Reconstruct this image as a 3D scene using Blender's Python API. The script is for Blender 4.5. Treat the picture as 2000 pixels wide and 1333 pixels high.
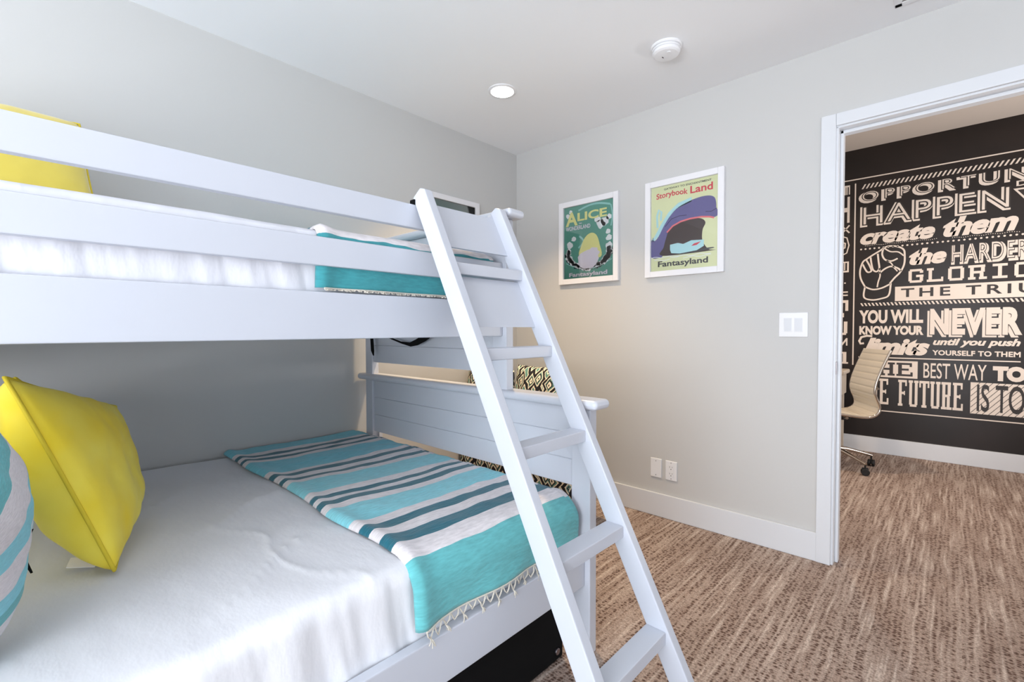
import bpy, bmesh, math, random
from mathutils import Vector, Matrix, noise

random.seed(7)
for o in list(bpy.data.objects):
    bpy.data.objects.remove(o, do_unlink=True)
scene = bpy.context.scene
COL = scene.collection

# ------------------------------------------------------------------ camera
cam_d = bpy.data.cameras.new('camera')
cam_d.sensor_width = 36.0
cam_d.lens = 916.14 / 2000 * 36.0
cam_d.clip_start = 0.05
cam_d.clip_end = 60
cam = bpy.data.objects.new('camera', cam_d)
COL.objects.link(cam)
YAW, PIT, ROL = math.radians(43.082), math.radians(-1.3685), math.radians(-0.1127)
fw = Vector((-math.sin(YAW) * math.cos(PIT), math.cos(YAW) * math.cos(PIT), math.sin(PIT)))
rt = fw.cross(Vector((0, 0, 1))).normalized()
up = rt.cross(fw)
r2 = math.cos(ROL) * rt + math.sin(ROL) * up
u2 = -math.sin(ROL) * rt + math.cos(ROL) * up
rm = Matrix((r2, u2, -fw)).transposed()
cam.matrix_world = Matrix.Translation((2.42, -2.642, 1.119)) @ rm.to_4x4()
scene.camera = cam

# ------------------------------------------------------------------ view, world, lights
vs = scene.view_settings
vs.view_transform = 'Standard'
vs.look = 'None'
vs.gamma = 1.0
vs.use_curve_mapping = False
vs.exposure = 0.04

world = bpy.data.worlds.new('sky')
scene.world = world
world.use_nodes = True
wn = world.node_tree.nodes
wn['Background'].inputs[0].default_value = (0.62, 0.78, 1.0, 1)
wn['Background'].inputs[1].default_value = 0.6


def area_light(name, loc, rot, size, power, col, shape='RECTANGLE', sy=None, spread=180):
    d = bpy.data.lights.new(name, 'AREA')
    d.shape = shape
    d.size = size
    if sy:
        d.size_y = sy
    d.energy = power
    d.color = col
    d.spread = math.radians(spread)
    o = bpy.data.objects.new(name, d)
    COL.objects.link(o)
    o.location = loc
    o.rotation_euler = rot
    return o


# daylight entering through the two windows of the bedroom and the one of the office,
# a level part from the sky plus added upward fill lamps to brighten the ceilings
LP = {'fs': 98, 'fg': 78, 'ss': 1, 'sg': 10, 'os': 16, 'og': 36, 'd0': 12, 'od': 13}
area_light('window_daylight', (2.45, -5.30, 1.05), (math.radians(96), 0, 0), 2.7, LP['fs'], (0.87, 0.93, 1.0), sy=1.95)
area_light('window_ground_bounce', (2.45, -5.22, 0.85), (math.radians(145), 0, 0), 2.7, LP['fg'], (0.95, 0.97, 1.0), sy=0.5)
area_light('window_daylight', (3.90, -3.0, 0.95), (math.radians(92), 0, math.radians(90)), 1.9, LP['ss'], (0.90, 0.95, 1.0), sy=1.7)
area_light('window_ground_bounce', (3.85, -3.2, 0.85), (math.radians(145), 0, math.radians(90)), 1.6, LP['sg'], (0.97, 0.98, 1.0), sy=0.5)
area_light('window_daylight', (4.10, 1.5, 1.4), (math.radians(98), 0, math.radians(90)), 1.5, LP['os'], (0.95, 0.96, 1.0), sy=1.3)
area_light('window_ground_bounce', (4.05, 1.5, 0.95), (math.radians(145), 0, math.radians(90)), 1.5, LP['og'], (1.0, 0.96, 0.92), sy=0.5)
# ceiling downlights (fixtures are built below)
DOWN = [(0.59, -0.76, 2.44, LP['d0'], (1.0, 0.72, 0.42)),
        (1.55, 1.3, 2.77, LP['od'], (1.0, 0.74, 0.50)), (2.9, 1.3, 2.77, LP['od'] * 0.6, (1.0, 0.85, 0.70))]
for (lx, ly, lz, pw, lc) in DOWN:
    area_light('downlight_glow', (lx, ly, lz - 0.012), (0, 0, 0), 0.11, pw, lc, shape='DISK', spread=95 if lx < 1.0 and ly > -2 else 140)


# ------------------------------------------------------------------ materials
def srgb(r, g, b):
    def f(c):
        c /= 255.0
        return c / 12.92 if c <= 0.04045 else ((c + 0.055) / 1.055) ** 2.4
    return (f(r), f(g), f(b), 1.0)


def new_mat(name, col, rough=0.5, metal=0.0, spec=0.5, emit=None, estr=0.0, sheen=0.0):
    m = bpy.data.materials.new(name)
    m.use_nodes = True
    b = m.node_tree.nodes['Principled BSDF']
    b.inputs['Base Color'].default_value = col
    b.inputs['Roughness'].default_value = rough
    b.inputs['Metallic'].default_value = metal
    b.inputs['Specular IOR Level'].default_value = spec
    if sheen:
        b.inputs['Sheen Weight'].default_value = sheen
    if emit:
        b.inputs['Emission Color'].default_value = emit
        b.inputs['Emission Strength'].default_value = estr
    return m


def nd(m, t, **kw):
    n = m.node_tree.nodes.new(t)
    for k, v in kw.items():
        setattr(n, k, v)
    return n


def add_bump(m, scale, strength, dist=0.002, stretch=(1, 1, 1), detail=3.0, kind='noise'):
    nt = m.node_tree
    tc = nd(m, 'ShaderNodeTexCoord')
    mp = nd(m, 'ShaderNodeMapping')
    mp.inputs['Scale'].default_value = stretch
    nt.links.new(tc.outputs['Object'], mp.inputs[0])
    if kind == 'noise':
        t = nd(m, 'ShaderNodeTexNoise')
        t.inputs['Detail'].default_value = detail
        out = t.outputs[0]
    else:
        t = nd(m, 'ShaderNodeTexVoronoi')
        out = t.outputs[0]
    t.inputs['Scale'].default_value = scale
    nt.links.new(mp.outputs[0], t.inputs['Vector'])
    bp = nd(m, 'ShaderNodeBump')
    bp.inputs['Strength'].default_value = strength
    bp.inputs['Distance'].default_value = dist
    nt.links.new(out, bp.inputs['Height'])
    nt.links.new(bp.outputs[0], nt.nodes['Principled BSDF'].inputs['Normal'])
    return t


def color_noise(m, c1, c2, scale, stretch=(1, 1, 1), lo=0.35, hi=0.65, detail=3.0, coord='Object'):
    nt = m.node_tree
    tc = nd(m, 'ShaderNodeTexCoord')
    mp = nd(m, 'ShaderNodeMapping')
    mp.inputs['Scale'].default_value = stretch
    nt.links.new(tc.outputs[coord], mp.inputs[0])
    t = nd(m, 'ShaderNodeTexNoise')
    t.inputs['Scale'].default_value = scale
    t.inputs['Detail'].default_value = detail
    nt.links.new(mp.outputs[0], t.inputs['Vector'])
    r = nd(m, 'ShaderNodeValToRGB')
    r.color_ramp.elements[0].position = lo
    r.color_ramp.elements[1].position = hi
    r.color_ramp.elements[0].color = c1
    r.color_ramp.elements[1].color = c2
    nt.links.new(t.outputs[0], r.inputs[0])
    nt.links.new(r.outputs[0], nt.nodes['Principled BSDF'].inputs['Base Color'])
    return r


M = {}
M['wall'] = new_mat('wall_paint', srgb(203, 203, 202), 0.55, spec=0.35)
add_bump(M['wall'], 260, 0.05, 0.001)
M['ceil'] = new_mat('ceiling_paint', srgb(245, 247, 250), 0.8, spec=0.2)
M['office_ceil'] = new_mat('office_ceiling_paint', srgb(196, 185, 176), 0.8, spec=0.2)  # darker, browner than the bedroom ceiling: dim floor-bounced light put into the colour
M['trim'] = new_mat('trim_paint', srgb(222, 225, 230), 0.35)
M['bed'] = new_mat('white_lacquer', srgb(206, 210, 220), 0.33)
add_bump(M['bed'], 9, 0.04, 0.002, (1, 1, 1))
M['white'] = new_mat('white_plastic', srgb(238, 239, 242), 0.35)
M['frame'] = new_mat('frame_white', srgb(236, 236, 240), 0.4)
M['black'] = new_mat('black_fabric', srgb(14, 14, 15), 0.85, spec=0.15)
M['dark'] = new_mat('dark_slot', srgb(60, 58, 60), 0.6)
M['metal'] = new_mat('brushed_metal', srgb(150, 145, 150), 0.3, 1.0)
M['chrome'] = new_mat('chrome', srgb(215, 205, 195), 0.12, 1.0)
M['leather'] = new_mat('cream_leather', srgb(228, 220, 205), 0.4)
M['rubber'] = new_mat('black_rubber', srgb(16, 15, 15), 0.5)
M['lens'] = new_mat('lamp_lens', (1, 1, 1, 1), 0.5, emit=(1.0, 0.98, 0.95, 1), estr=6.0)
M['sheet'] = new_mat('white_sheet', srgb(234, 235, 240), 0.8, spec=0.2, sheen=0.2)
add_bump(M['sheet'], 5.5, 0.5, 0.012, (1.0, 1.8, 1), 5.0)
M['uppersheet'] = new_mat('white_sheet_upper', srgb(230, 231, 238), 0.8, spec=0.2)
add_bump(M['uppersheet'], 7, 0.5, 0.012, (1, 2.0, 1), 4.0)
M['yellow'] = new_mat('yellow_velvet', srgb(224, 196, 40), 0.75, spec=0.2, sheen=0.15)
color_noise(M['yellow'], srgb(250, 220, 50), srgb(255, 236, 96), 5, (1, 1, 1))
add_bump(M['yellow'], 10, 0.25, 0.01, (1, 1, 1), 3)
M['yellow_pale'] = new_mat('yellow_velvet_pale', srgb(232, 212, 92), 0.75, spec=0.2, sheen=0.6)
add_bump(M['yellow_pale'], 8, 0.3, 0.01)
M['piping'] = new_mat('yellow_piping', srgb(226, 202, 60), 0.7, spec=0.2)
M['fringe'] = new_mat('cream_yarn', srgb(214, 208, 196), 0.9, spec=0.1)
M['mural'] = new_mat('mural_ground', srgb(46, 37, 34), 0.36, spec=0.35)
color_noise(M['mural'], srgb(32, 27, 26), srgb(42, 34, 32), 2.2)
M['chalk'] = new_mat('mural_lettering', srgb(226, 212, 200), 0.5)
M['muraldark'] = new_mat('mural_dark_lettering', srgb(44, 36, 33), 0.45)
M['desk'] = new_mat('pale_desk', srgb(205, 192, 176), 0.5)
M['grey'] = new_mat('grey_drawer', srgb(150, 146, 144), 0.5)
M['tag'] = new_mat('care_tag', srgb(240, 236, 238), 0.7)
M['leaf'] = new_mat('printed_palm', srgb(84, 130, 58), 0.8)

# clear panes: mostly see-through, glossy at grazing angles
g = bpy.data.materials.new('clear_pane')
g.use_nodes = True
nt = g.node_tree
nt.nodes.clear()
out = nt.nodes.new('ShaderNodeOutputMaterial')
mix = nt.nodes.new('ShaderNodeMixShader')
tr = nt.nodes.new('ShaderNodeBsdfTransparent')
gl = nt.nodes.new('ShaderNodeBsdfGlossy')
gl.inputs['Roughness'].default_value = 0.02
fr = nt.nodes.new('ShaderNodeFresnel')
fr.inputs[0].default_value = 1.45
nt.links.new(fr.outputs[0], mix.inputs[0])
nt.links.new(tr.outputs[0], mix.inputs[1])
nt.links.new(gl.outputs[0], mix.inputs[2])
nt.links.new(mix.outputs[0], out.inputs[0])
M['pane'] = g


# carpet: looped pile in long lighter and darker rows running along y
def carpet():
    m = new_mat('loop_carpet', srgb(150, 130, 118), 0.95, spec=0.1)
    nt = m.node_tree
    L = nt.links.new

    def ramp(src, p0, p1, a=0.0, b=1.0):
        n = nd(m, 'ShaderNodeMapRange', interpolation_type='SMOOTHSTEP')
        n.inputs['From Min'].default_value = p0
        n.inputs['From Max'].default_value = p1
        n.inputs['To Min'].default_value = a
        n.inputs['To Max'].default_value = b
        L(src, n.inputs['Value'])
        return n.outputs[0]

    def mth(op, a, b, c=None):
        n = nd(m, 'ShaderNodeMath', operation=op)
        for k, q in enumerate((a, b, c)):
            if q is None:
                continue
            if isinstance(q, (int, float)):
                n.inputs[k].default_value = q
            else:
                L(q, n.inputs[k])
        return n.outputs[0]

    def mixc(f, a, b):
        n = nd(m, 'ShaderNodeMixRGB')
        L(f, n.inputs[0])
        for k, q in ((1, a), (2, b)):
            if isinstance(q, tuple):
                n.inputs[k].default_value = q
            else:
                L(q, n.inputs[k])
        return n.outputs[0]
    tc = nd(m, 'ShaderNodeTexCoord')

    def noisetex(sx, sy, sc, det, src=None):
        mp = nd(m, 'ShaderNodeMapping')
        mp.inputs['Scale'].default_value = (sx, sy, 1)
        L(src or tc.outputs['Object'], mp.inputs[0])
        n = nd(m, 'ShaderNodeTexNoise')
        n.inputs['Scale'].default_value = sc
        n.inputs['Detail'].default_value = det
        L(mp.outputs[0], n.inputs['Vector'])
        return n
    warp = noisetex(1, 1, 7, 1)
    wm = nd(m, 'ShaderNodeMixRGB', blend_type='LINEAR_LIGHT')
    wm.inputs[0].default_value = 0.007
    L(tc.outputs['Object'], wm.inputs[1])
    L(warp.outputs['Color'], wm.inputs[2])
    rows = noisetex(62, 2.6, 1.0, 1.5, wm.outputs[0]).outputs[0]      # long dark and light rows
    fine = noisetex(1, 1, 170, 2).outputs[0]
    broad = noisetex(9, 1.2, 1.0, 2).outputs[0]
    mp2 = nd(m, 'ShaderNodeMapping')
    mp2.inputs['Scale'].default_value = (62, 80, 1)
    L(wm.outputs[0], mp2.inputs[0])
    v = nd(m, 'ShaderNodeTexVoronoi')
    v.inputs['Scale'].default_value = 1.0
    v.inputs['Randomness'].default_value = 0.6
    L(mp2.outputs[0], v.inputs['Vector'])
    dot = ramp(v.outputs['Distance'], 0.62, 0.16)
    rm = ramp(rows, 0.56, 0.44)
    light = ramp(rows, 0.58, 0.70, 0.0, 0.7)
    dk = mth('MULTIPLY', dot, mth('MULTIPLY_ADD', rm, 0.62, 0.33))
    base = mixc(ramp(broad, 0.35, 0.65), srgb(162, 144, 133), srgb(176, 159, 148))
    base = mixc(mth('MULTIPLY', ramp(rows, 0.60, 0.34), 0.35), base, srgb(140, 116, 104))
    base = mixc(light, base, srgb(202, 187, 176))
    c = mixc(dk, base, srgb(86, 64, 55))
    hs = nd(m, 'ShaderNodeHueSaturation')
    L(ramp(fine, 0.3, 0.7, 0.74, 1.28), hs.inputs['Value'])
    L(c, hs.inputs['Color'])
    L(hs.outputs[0], nt.nodes['Principled BSDF'].inputs['Base Color'])
    bp = nd(m, 'ShaderNodeBump')
    bp.inputs['Strength'].default_value = 0.6
    bp.inputs['Distance'].default_value = 0.004
    L(mth('ADD', mth('MULTIPLY', dk, -1.0), mth('MULTIPLY', fine, 0.5)), bp.inputs['Height'])
    L(bp.outputs[0], nt.nodes['Principled BSDF'].inputs['Normal'])
    return m


M['carpet'] = carpet()


# striped woven cotton: constant ramp along the V of the UV map
def stripes(name, stops, weave=True):
    m = new_mat(name, (1, 1, 1, 1), 0.85, spec=0.15, sheen=0.3)
    nt = m.node_tree
    L = nt.links.new
    uv = nd(m, 'ShaderNodeUVMap')
    sp = nd(m, 'ShaderNodeSeparateXYZ')
    L(uv.outputs[0], sp.inputs[0])
    no = nd(m, 'ShaderNodeTexNoise')
    no.inputs['Scale'].default_value = 7
    L(uv.outputs[0], no.inputs['Vector'])
    ad = nd(m, 'ShaderNodeMath', operation='MULTIPLY_ADD')
    ad.inputs[1].default_value = 0.010
    L(no.outputs[0], ad.inputs[0])
    L(sp.outputs['Y'], ad.inputs[2])
    r = nd(m, 'ShaderNodeValToRGB')
    r.color_ramp.interpolation = 'CONSTANT'
    el = r.color_ramp.elements
    el[0].position, el[0].color = 0.0, stops[0][1]
    el[1].position, el[1].color = stops[1][0], stops[1][1]
    for (p, c) in stops[2:]:
        k = el.new(p)
        k.color = c
    L(ad.outputs[0], r.inputs[0])
    # slub threads
    mp = nd(m, 'ShaderNodeMapping')
    mp.inputs['Scale'].default_value = (30, 260, 1)
    L(uv.outputs[0], mp.inputs[0])
    n2 = nd(m, 'ShaderNodeTexNoise')
    n2.inputs['Scale'].default_value = 1.0
    n2.inputs['Detail'].default_value = 4
    L(mp.outputs[0], n2.inputs['Vector'])
    hs = nd(m, 'ShaderNodeHueSaturation')
    mr = nd(m, 'ShaderNodeMapRange')
    mr.inputs['From Min'].default_value = 0.25
    mr.inputs['From Max'].default_value = 0.75
    mr.inputs['To Min'].default_value = 0.84
    mr.inputs['To Max'].default_value = 1.16
    L(n2.outputs[0], mr.inputs['Value'])
    L(mr.outputs[0], hs.inputs['Value'])
    L(r.outputs[0], hs.inputs['Color'])
    L(hs.outputs[0], nt.nodes['Principled BSDF'].inputs['Base Color'])
    bp = nd(m, 'ShaderNodeBump')
    bp.inputs['Strength'].default_value = 0.8
    bp.inputs['Distance'].default_value = 0.003
    L(n2.outputs[0], bp.inputs['Height'])
    L(bp.outputs[0], nt.nodes['Principled BSDF'].inputs['Normal'])
    return m


TEAL = srgb(112, 202, 220)
TEAL2 = srgb(136, 214, 226)
HEM = srgb(104, 184, 188)
DK = srgb(24, 104, 122)
WH = srgb(230, 224, 226)


# ikat: nested lozenges in black, cream and sea green
def ikat():
    m = new_mat('ikat_fabric', (1, 1, 1, 1), 0.85, spec=0.15)
    nt = m.node_tree
    L = nt.links.new
    uv = nd(m, 'ShaderNodeUVMap')
    no = nd(m, 'ShaderNodeTexNoise')
    no.inputs['Scale'].default_value = 14
    L(uv.outputs[0], no.inputs['Vector'])
    wm = nd(m, 'ShaderNodeMixRGB', blend_type='LINEAR_LIGHT')
    wm.inputs[0].default_value = 0.02
    L(uv.outputs[0], wm.inputs[1])
    L(no.outputs['Color'], wm.inputs[2])
    mp = nd(m, 'ShaderNodeMapping')
    mp.inputs['Scale'].default_value = (11, 8, 1)
    L(wm.outputs[0], mp.inputs[0])
    v = nd(m, 'ShaderNodeTexVoronoi', distance='MANHATTAN', voronoi_dimensions='2D')
    v.inputs['Scale'].default_value = 1.0
    v.inputs['Randomness'].default_value = 0.55
    L(mp.outputs[0], v.inputs['Vector'])
    r = nd(m, 'ShaderNodeValToRGB')
    r.color_ramp.interpolation = 'CONSTANT'
    el = r.color_ramp.elements
    cr, bk, gr = srgb(232, 222, 200), srgb(38, 38, 42), srgb(96, 138, 132)
    el[0].position, el[0].color = 0.0, bk
    el[1].position, el[1].color = 0.07, cr
    for p, c in ((0.20, bk), (0.29, gr), (0.37, cr), (0.46, bk), (0.70, cr), (0.80, gr)):
        el.new(p).color = c
    L(v.outputs['Distance'], r.inputs[0])
    L(r.outputs[0], nt.nodes['Principled BSDF'].inputs['Base Color'])
    return m


M['ikat'] = ikat()


# ------------------------------------------------------------------ mesh helpers
def fin(bm, name, mat, parent=None, smooth=False, uvbox=False, loc=None):
    bmesh.ops.recalc_face_normals(bm, faces=bm.faces[:])
    if uvbox:
        ul = bm.loops.layers.uv.verify()
        for f in bm.faces:
            n = f.normal
            ax = max(range(3), key=lambda i: abs(n[i]))
            for l in f.loops:
                c = l.vert.co
                l[ul].uv = {0: (c.y, c.z), 1: (c.x, c.z), 2: (c.x, c.y)}[ax]
    me = bpy.data.meshes.new(name)
    if parent is None:
        if loc is None:
            xs = [v.co.x for v in bm.verts]
            ys = [v.co.y for v in bm.verts]
            zs = [v.co.z for v in bm.verts]
            loc = Vector(((min(xs) + max(xs)) / 2, (min(ys) + max(ys)) / 2, min(zs)))
        loc = Vector(loc)
        bmesh.ops.translate(bm, verts=bm.verts[:], vec=-loc)
    bm.to_mesh(me)
    bm.free()
    me.materials.append(mat)
    if smooth:
        for p in me.polygons:
            p.use_smooth = True
    o = bpy.data.objects.new(name, me)
    COL.objects.link(o)
    if parent is None:
        o.location = loc
    else:
        o.parent = parent
        root = parent
        while root.parent:
            root = root.parent
        if parent.parent is None:
            o.matrix_parent_inverse = (Matrix.Translation(root.location) @ root.rotation_euler.to_matrix().to_4x4()).inverted()
    return o


def autosmooth(o, deg=35):
    for p in o.data.polygons:
        p.use_smooth = True
    o.data.set_sharp_from_angle(angle=math.radians(deg))
    wnm = o.modifiers.new('weighted_normals', 'WEIGHTED_NORMAL')
    wnm.keep_sharp = True
    wnm.weight = 80
    return o


def merge(bm, tb, mat4=None):
    if mat4 is not None:
        bmesh.ops.transform(tb, matrix=mat4, verts=tb.verts[:])
    me = bpy.data.meshes.new('tmp')
    tb.to_mesh(me)
    tb.free()
    bm.from_mesh(me)
    bpy.data.meshes.remove(me)


def box(bm, lo, hi, bev=0.0, seg=2, mat4=None):
    tb = bmesh.new()
    bmesh.ops.create_cube(tb, size=1.0)
    lo, hi = Vector(lo), Vector(hi)
    c, s = (lo + hi) / 2, hi - lo
    for v in tb.verts:
        v.co = Vector((v.co.x * s.x, v.co.y * s.y, v.co.z * s.z)) + c
    if bev:
        bmesh.ops.bevel(tb, geom=tb.edges[:], offset=min(bev, 0.49 * min(abs(s.x), abs(s.y), abs(s.z))), segments=seg, profile=0.5, affect='EDGES')
    merge(bm, tb, mat4)


def cyl(bm, c, r, h, axis='z', seg=32, r2=None, bev=0.0):
    tb = bmesh.new()
    bmesh.ops.create_cone(tb, cap_ends=True, segments=seg, radius1=r, radius2=r if r2 is None else r2, depth=h)
    if bev:
        bmesh.ops.bevel(tb, geom=[e for e in tb.edges if abs(e.verts[0].co.z - e.verts[1].co.z) < 1e-6], offset=bev, segments=3, profile=0.5, affect='EDGES')
    R = Matrix.Identity(4)
    if axis == 'x':
        R = Matrix.Rotation(math.pi / 2, 4, 'Y')
    elif axis == 'y':
        R = Matrix.Rotation(math.pi / 2, 4, 'X')
    merge(bm, tb, Matrix.Translation(c) @ R)


def lathe(bm, c, prof, seg=48):
    rings = []
    for (r, z) in prof:
        rings.append([bm.verts.new((c[0] + r * math.cos(2 * math.pi * i / seg), c[1] + r * math.sin(2 * math.pi * i / seg), c[2] + z)) for i in range(seg)])
    for a, b in zip(rings, rings[1:]):
        for i in range(seg):
            j = (i + 1) % seg
            bm.faces.new((a[i], a[j], b[j], b[i]))
    bm.faces.new(rings[0])
    bm.faces.new(rings[-1])


def tube(bm, pts, r, seg=8, closed=False, rs=None):
    pts = [Vector(p) for p in pts]
    n = len(pts)
    rings = []
    prev = None
    for i, p in enumerate(pts):
        if closed:
            t = pts[(i + 1) % n] - pts[i - 1]
        else:
            t = pts[min(i + 1, n - 1)] - pts[max(i - 1, 0)]
        t.normalize()
        if prev is None:
            a = t.orthogonal().normalized()
        else:
            a = (prev - t * prev.dot(t))
            a = a.normalized() if a.length > 1e-6 else t.orthogonal().normalized()
        prev = a
        b = t.cross(a)
        rr = rs[i] if rs else r
        rings.append([bm.verts.new(p + rr * (math.cos(2 * math.pi * k / seg) * a + math.sin(2 * math.pi * k / seg) * b)) for k in range(seg)])
    m = n if closed else n - 1
    for i in range(m):
        A, B = rings[i], rings[(i + 1) % n]
        for k in range(seg):
            j = (k + 1) % seg
            bm.faces.new((A[k], A[j], B[j], B[k]))
    if not closed:
        bm.faces.new(rings[0])
        bm.faces.new(rings[-1])


def tag(o, label, cat, group=None):
    o['label'] = label
    o['category'] = cat
    if group:
        o['group'] = group
    return o


def thing(name, loc, label, cat, group=None):
    o = bpy.data.objects.new(name, None)
    o.empty_display_size = 0.1
    COL.objects.link(o)
    o.location = loc
    return tag(o, label, cat, group)


def struct(o):
    o['kind'] = 'structure'
    return o


def boxobj(name, lo, hi, mat, parent=None, bev=0.0, seg=2):
    bm = bmesh.new()
    box(bm, lo, hi, bev, seg)
    o = fin(bm, name, mat, parent)
    if bev:
        autosmooth(o, 40)
    return o


def dup(root, loc, rotz=None):
    r = root.copy()
    COL.objects.link(r)
    r.location = loc
    if rotz is not None:
        r.rotation_euler = (0, 0, rotz)

    def rec(src, dst):
        for ch in list(src.children):
            c = ch.copy()
            COL.objects.link(c)
            c.parent = dst
            rec(ch, c)
    rec(root, r)
    return r


def fbm(x, y, z=0.0, oct_=3):
    s, a, f = 0.0, 1.0, 1.0
    for _ in range(oct_):
        s += a * noise.noise(Vector((x * f, y * f, z * f)))
        a *= 0.5
        f *= 2.0
    return s


# ------------------------------------------------------------------ the setting
H = 2.44
XR, YF = 4.00, -5.40
OX0, OX1, OY1, OH = 0.90, 4.20, 2.71, 2.77
DX0, DX1, DZ = 2.022, 2.84, 2.057      # door opening between jambs

struct(boxobj('floor', (-0.12, YF - 0.12, -0.10), (OX1 + 0.12, OY1 + 0.12, 0.0), M['carpet']))
struct(boxobj('ceiling', (-0.12, YF - 0.12, H), (XR + 0.12, 0.12, H + 0.08), M['ceil']))
struct(boxobj('wall_left', (-0.12, YF - 0.12, 0), (0, 0.12, H), M['wall']))
bm = bmesh.new()
for lo, hi in (((-0.0, 0, 0), (DX0 - 0.02, 0.12, H)), ((DX0 - 0.02, 0, DZ + 0.02), (DX1 + 0.02, 0.12, H)), ((DX1 + 0.02, 0, 0), (OX1, 0.12, H))):
    box(bm, lo, hi)
struct(fin(bm, 'wall_back', M['wall']))


def window(n, plane, a0, a1, z0, z1, pos, thick):
    """a window in the opening a0..a1 / z0..z1 of a wall at x=pos or y=pos"""
    bm = bmesh.new()
    w = 0.05

    def bx(u0, u1, v0, v1, d0, d1, b):
        if plane == 'y':
            box(b, (u0, pos + d0, v0), (u1, pos + d1, v1), 0.004)
        else:
            box(b, (pos + d0, u0, v0), (pos + d1, u1, v1), 0.004)
    t0, t1 = (0.02, thick - 0.02)
    bx(a0, a1, z0, z0 + w, t0, t1, bm)
    bx(a0, a1, z1 - w, z1, t0, t1, bm)
    bx(a0, a0 + w, z0, z1, t0, t1, bm)
    bx(a1 - w, a1, z0, z1, t0, t1, bm)
    bx((a0 + a1) / 2 - 0.025, (a0 + a1) / 2 + 0.025, z0, z1, t0 + 0.01, t1 - 0.01, bm)
    f = struct(autosmooth(fin(bm, 'window_%d' % n, M['trim'])))
    b2 = bmesh.new()
    bx(a0 + w, a1 - w, z0 + w, z1 - w, thick * 0.48, thick * 0.52, b2)
    fin(b2, 'pane', M['pane'], f)
    b2 = bmesh.new()
    bx(a0 - 0.07, a1 + 0.07, z0 - 0.03, z0, thick - 0.02 if pos < 0 and plane == 'y' else -0.05, thick + 0.05 if pos < 0 and plane == 'y' else 0.02, b2)
    fin(b2, 'window_sill', M['trim'], f)


# front wall (behind the camera) with a window, right wall with a window, both unseen and cut low to light the bunk
bm = bmesh.new()
wx0, wx1, wz0, wz1 = 1.05, 3.85, 0.04, 2.12
y0, y1 = YF - 0.12, YF
box(bm, (0, y0, 0), (wx0, y1, H))
box(bm, (wx1, y0, 0), (XR, y1, H))
box(bm, (wx0, y0, 0), (wx1, y1, wz0))
box(bm, (wx0, y0, wz1), (wx1, y1, H))
struct(fin(bm, 'wall_front', M['wall']))
window(1, 'y', wx0, wx1, wz0, wz1, YF - 0.12, 0.12)
bm = bmesh.new()
ry0, ry1, rz0, rz1 = -4.05, -1.95, 0.04, 2.08
box(bm, (XR, YF - 0.12, 0), (XR + 0.12, ry0, H))
box(bm, (XR, ry1, 0), (XR + 0.12, 0.0, H))
box(bm, (XR, ry0, 0), (XR + 0.12, ry1, rz0))
box(bm, (XR, ry0, rz1), (XR + 0.12, ry1, H))
struct(fin(bm, 'wall_right', M['wall']))
window(2, 'x', ry0, ry1, rz0, rz1, XR, 0.12)

# office beyond the door
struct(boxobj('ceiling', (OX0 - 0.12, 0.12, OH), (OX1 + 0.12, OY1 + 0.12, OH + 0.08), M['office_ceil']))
struct(boxobj('wall_far', (OX0 - 0.12, OY1, 0), (OX1 + 0.12, OY1 + 0.12, OH), M['wall']))
struct(boxobj('wall_office_left', (OX0 - 0.12, 0.12, 0), (OX0, OY1, OH), M['wall']))
struct(boxobj('wall_office_front', (OX0, 0.10, H), (OX1, 0.12, OH), M['wall']))
bm = bmesh.new()
box(bm, (OX1, 0.0, 0), (OX1 + 0.12, 0.7, OH))
box(bm, (OX1, 2.3, 0), (OX1 + 0.12, OY1, OH))
box(bm, (OX1, 0.7, 0), (OX1 + 0.12, 2.3, 0.8))
box(bm, (OX1, 0.7, 2.2), (OX1 + 0.12, 2.3, OH))
struct(fin(bm, 'wall_office_right', M['wall']))
window(3, 'x', 0.7, 2.3, 0.8, 2.2, OX1, 0.12)


def baseboard(name, lo, hi):
    bm = bmesh.new()
    box(bm, lo, hi, 0.004, 2)
    return struct(autosmooth(fin(bm, name, M['trim'])))


baseboard('baseboard_back', (0.0, -0.016, 0), (1.962, 0.0, 0.139))
baseboard('baseboard_left', (0.0, YF, 0), (0.016, -0.016, 0.139))
baseboard('baseboard_front', (0.016, YF, 0), (0.97, YF + 0.016, 0.139))
baseboard('baseboard_right', (XR - 0.016, -1.87, 0), (XR, 0.0, 0.139))
baseboard('baseboard_office', (OX0, OY1 - 0.030, 0), (OX1, OY1 - 0.006, 0.139))

# door casing (trim_1) with jamb, stop and strike plate
bm = bmesh.new()
cw = 0.062
for s in (0, 1):
    yo, yi = (-0.018, 0.0) if s == 0 else (0.12, 0.138)
    box(bm, (DX0 - cw, yo, 0), (DX0 - 0.003, yi, DZ + cw - 0.003), 0.003)
    box(bm, (DX1 + 0.003, yo, 0), (DX1 + cw, yi, DZ + cw - 0.003), 0.003)
    box(bm, (DX0 - 0.003, yo, DZ + 0.003), (DX1 + 0.003, yi, DZ + cw - 0.003), 0.003)
cas = struct(autosmooth(fin(bm, 'trim_1', M['trim'])))
bm = bmesh.new()
box(bm, (DX0 - 0.02, -0.004, 0), (DX0 + 0.006, 0.124, DZ), 0.002)
box(bm, (DX1 - 0.006, -0.004, 0), (DX1 + 0.02, 0.124, DZ), 0.002)
box(bm, (DX0 - 0.02, -0.004, DZ - 0.006), (DX1 + 0.02, 0.124, DZ + 0.02), 0.002)
autosmooth(fin(bm, 'jamb', M['trim'], cas))
bm = bmesh.new()
box(bm, (DX0 + 0.006, 0.042, 0), (DX0 + 0.019, 0.085, DZ - 0.006), 0.002)
box(bm, (DX1 - 0.019, 0.042, 0), (DX1 - 0.006, 0.085, DZ - 0.006), 0.002)
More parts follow.
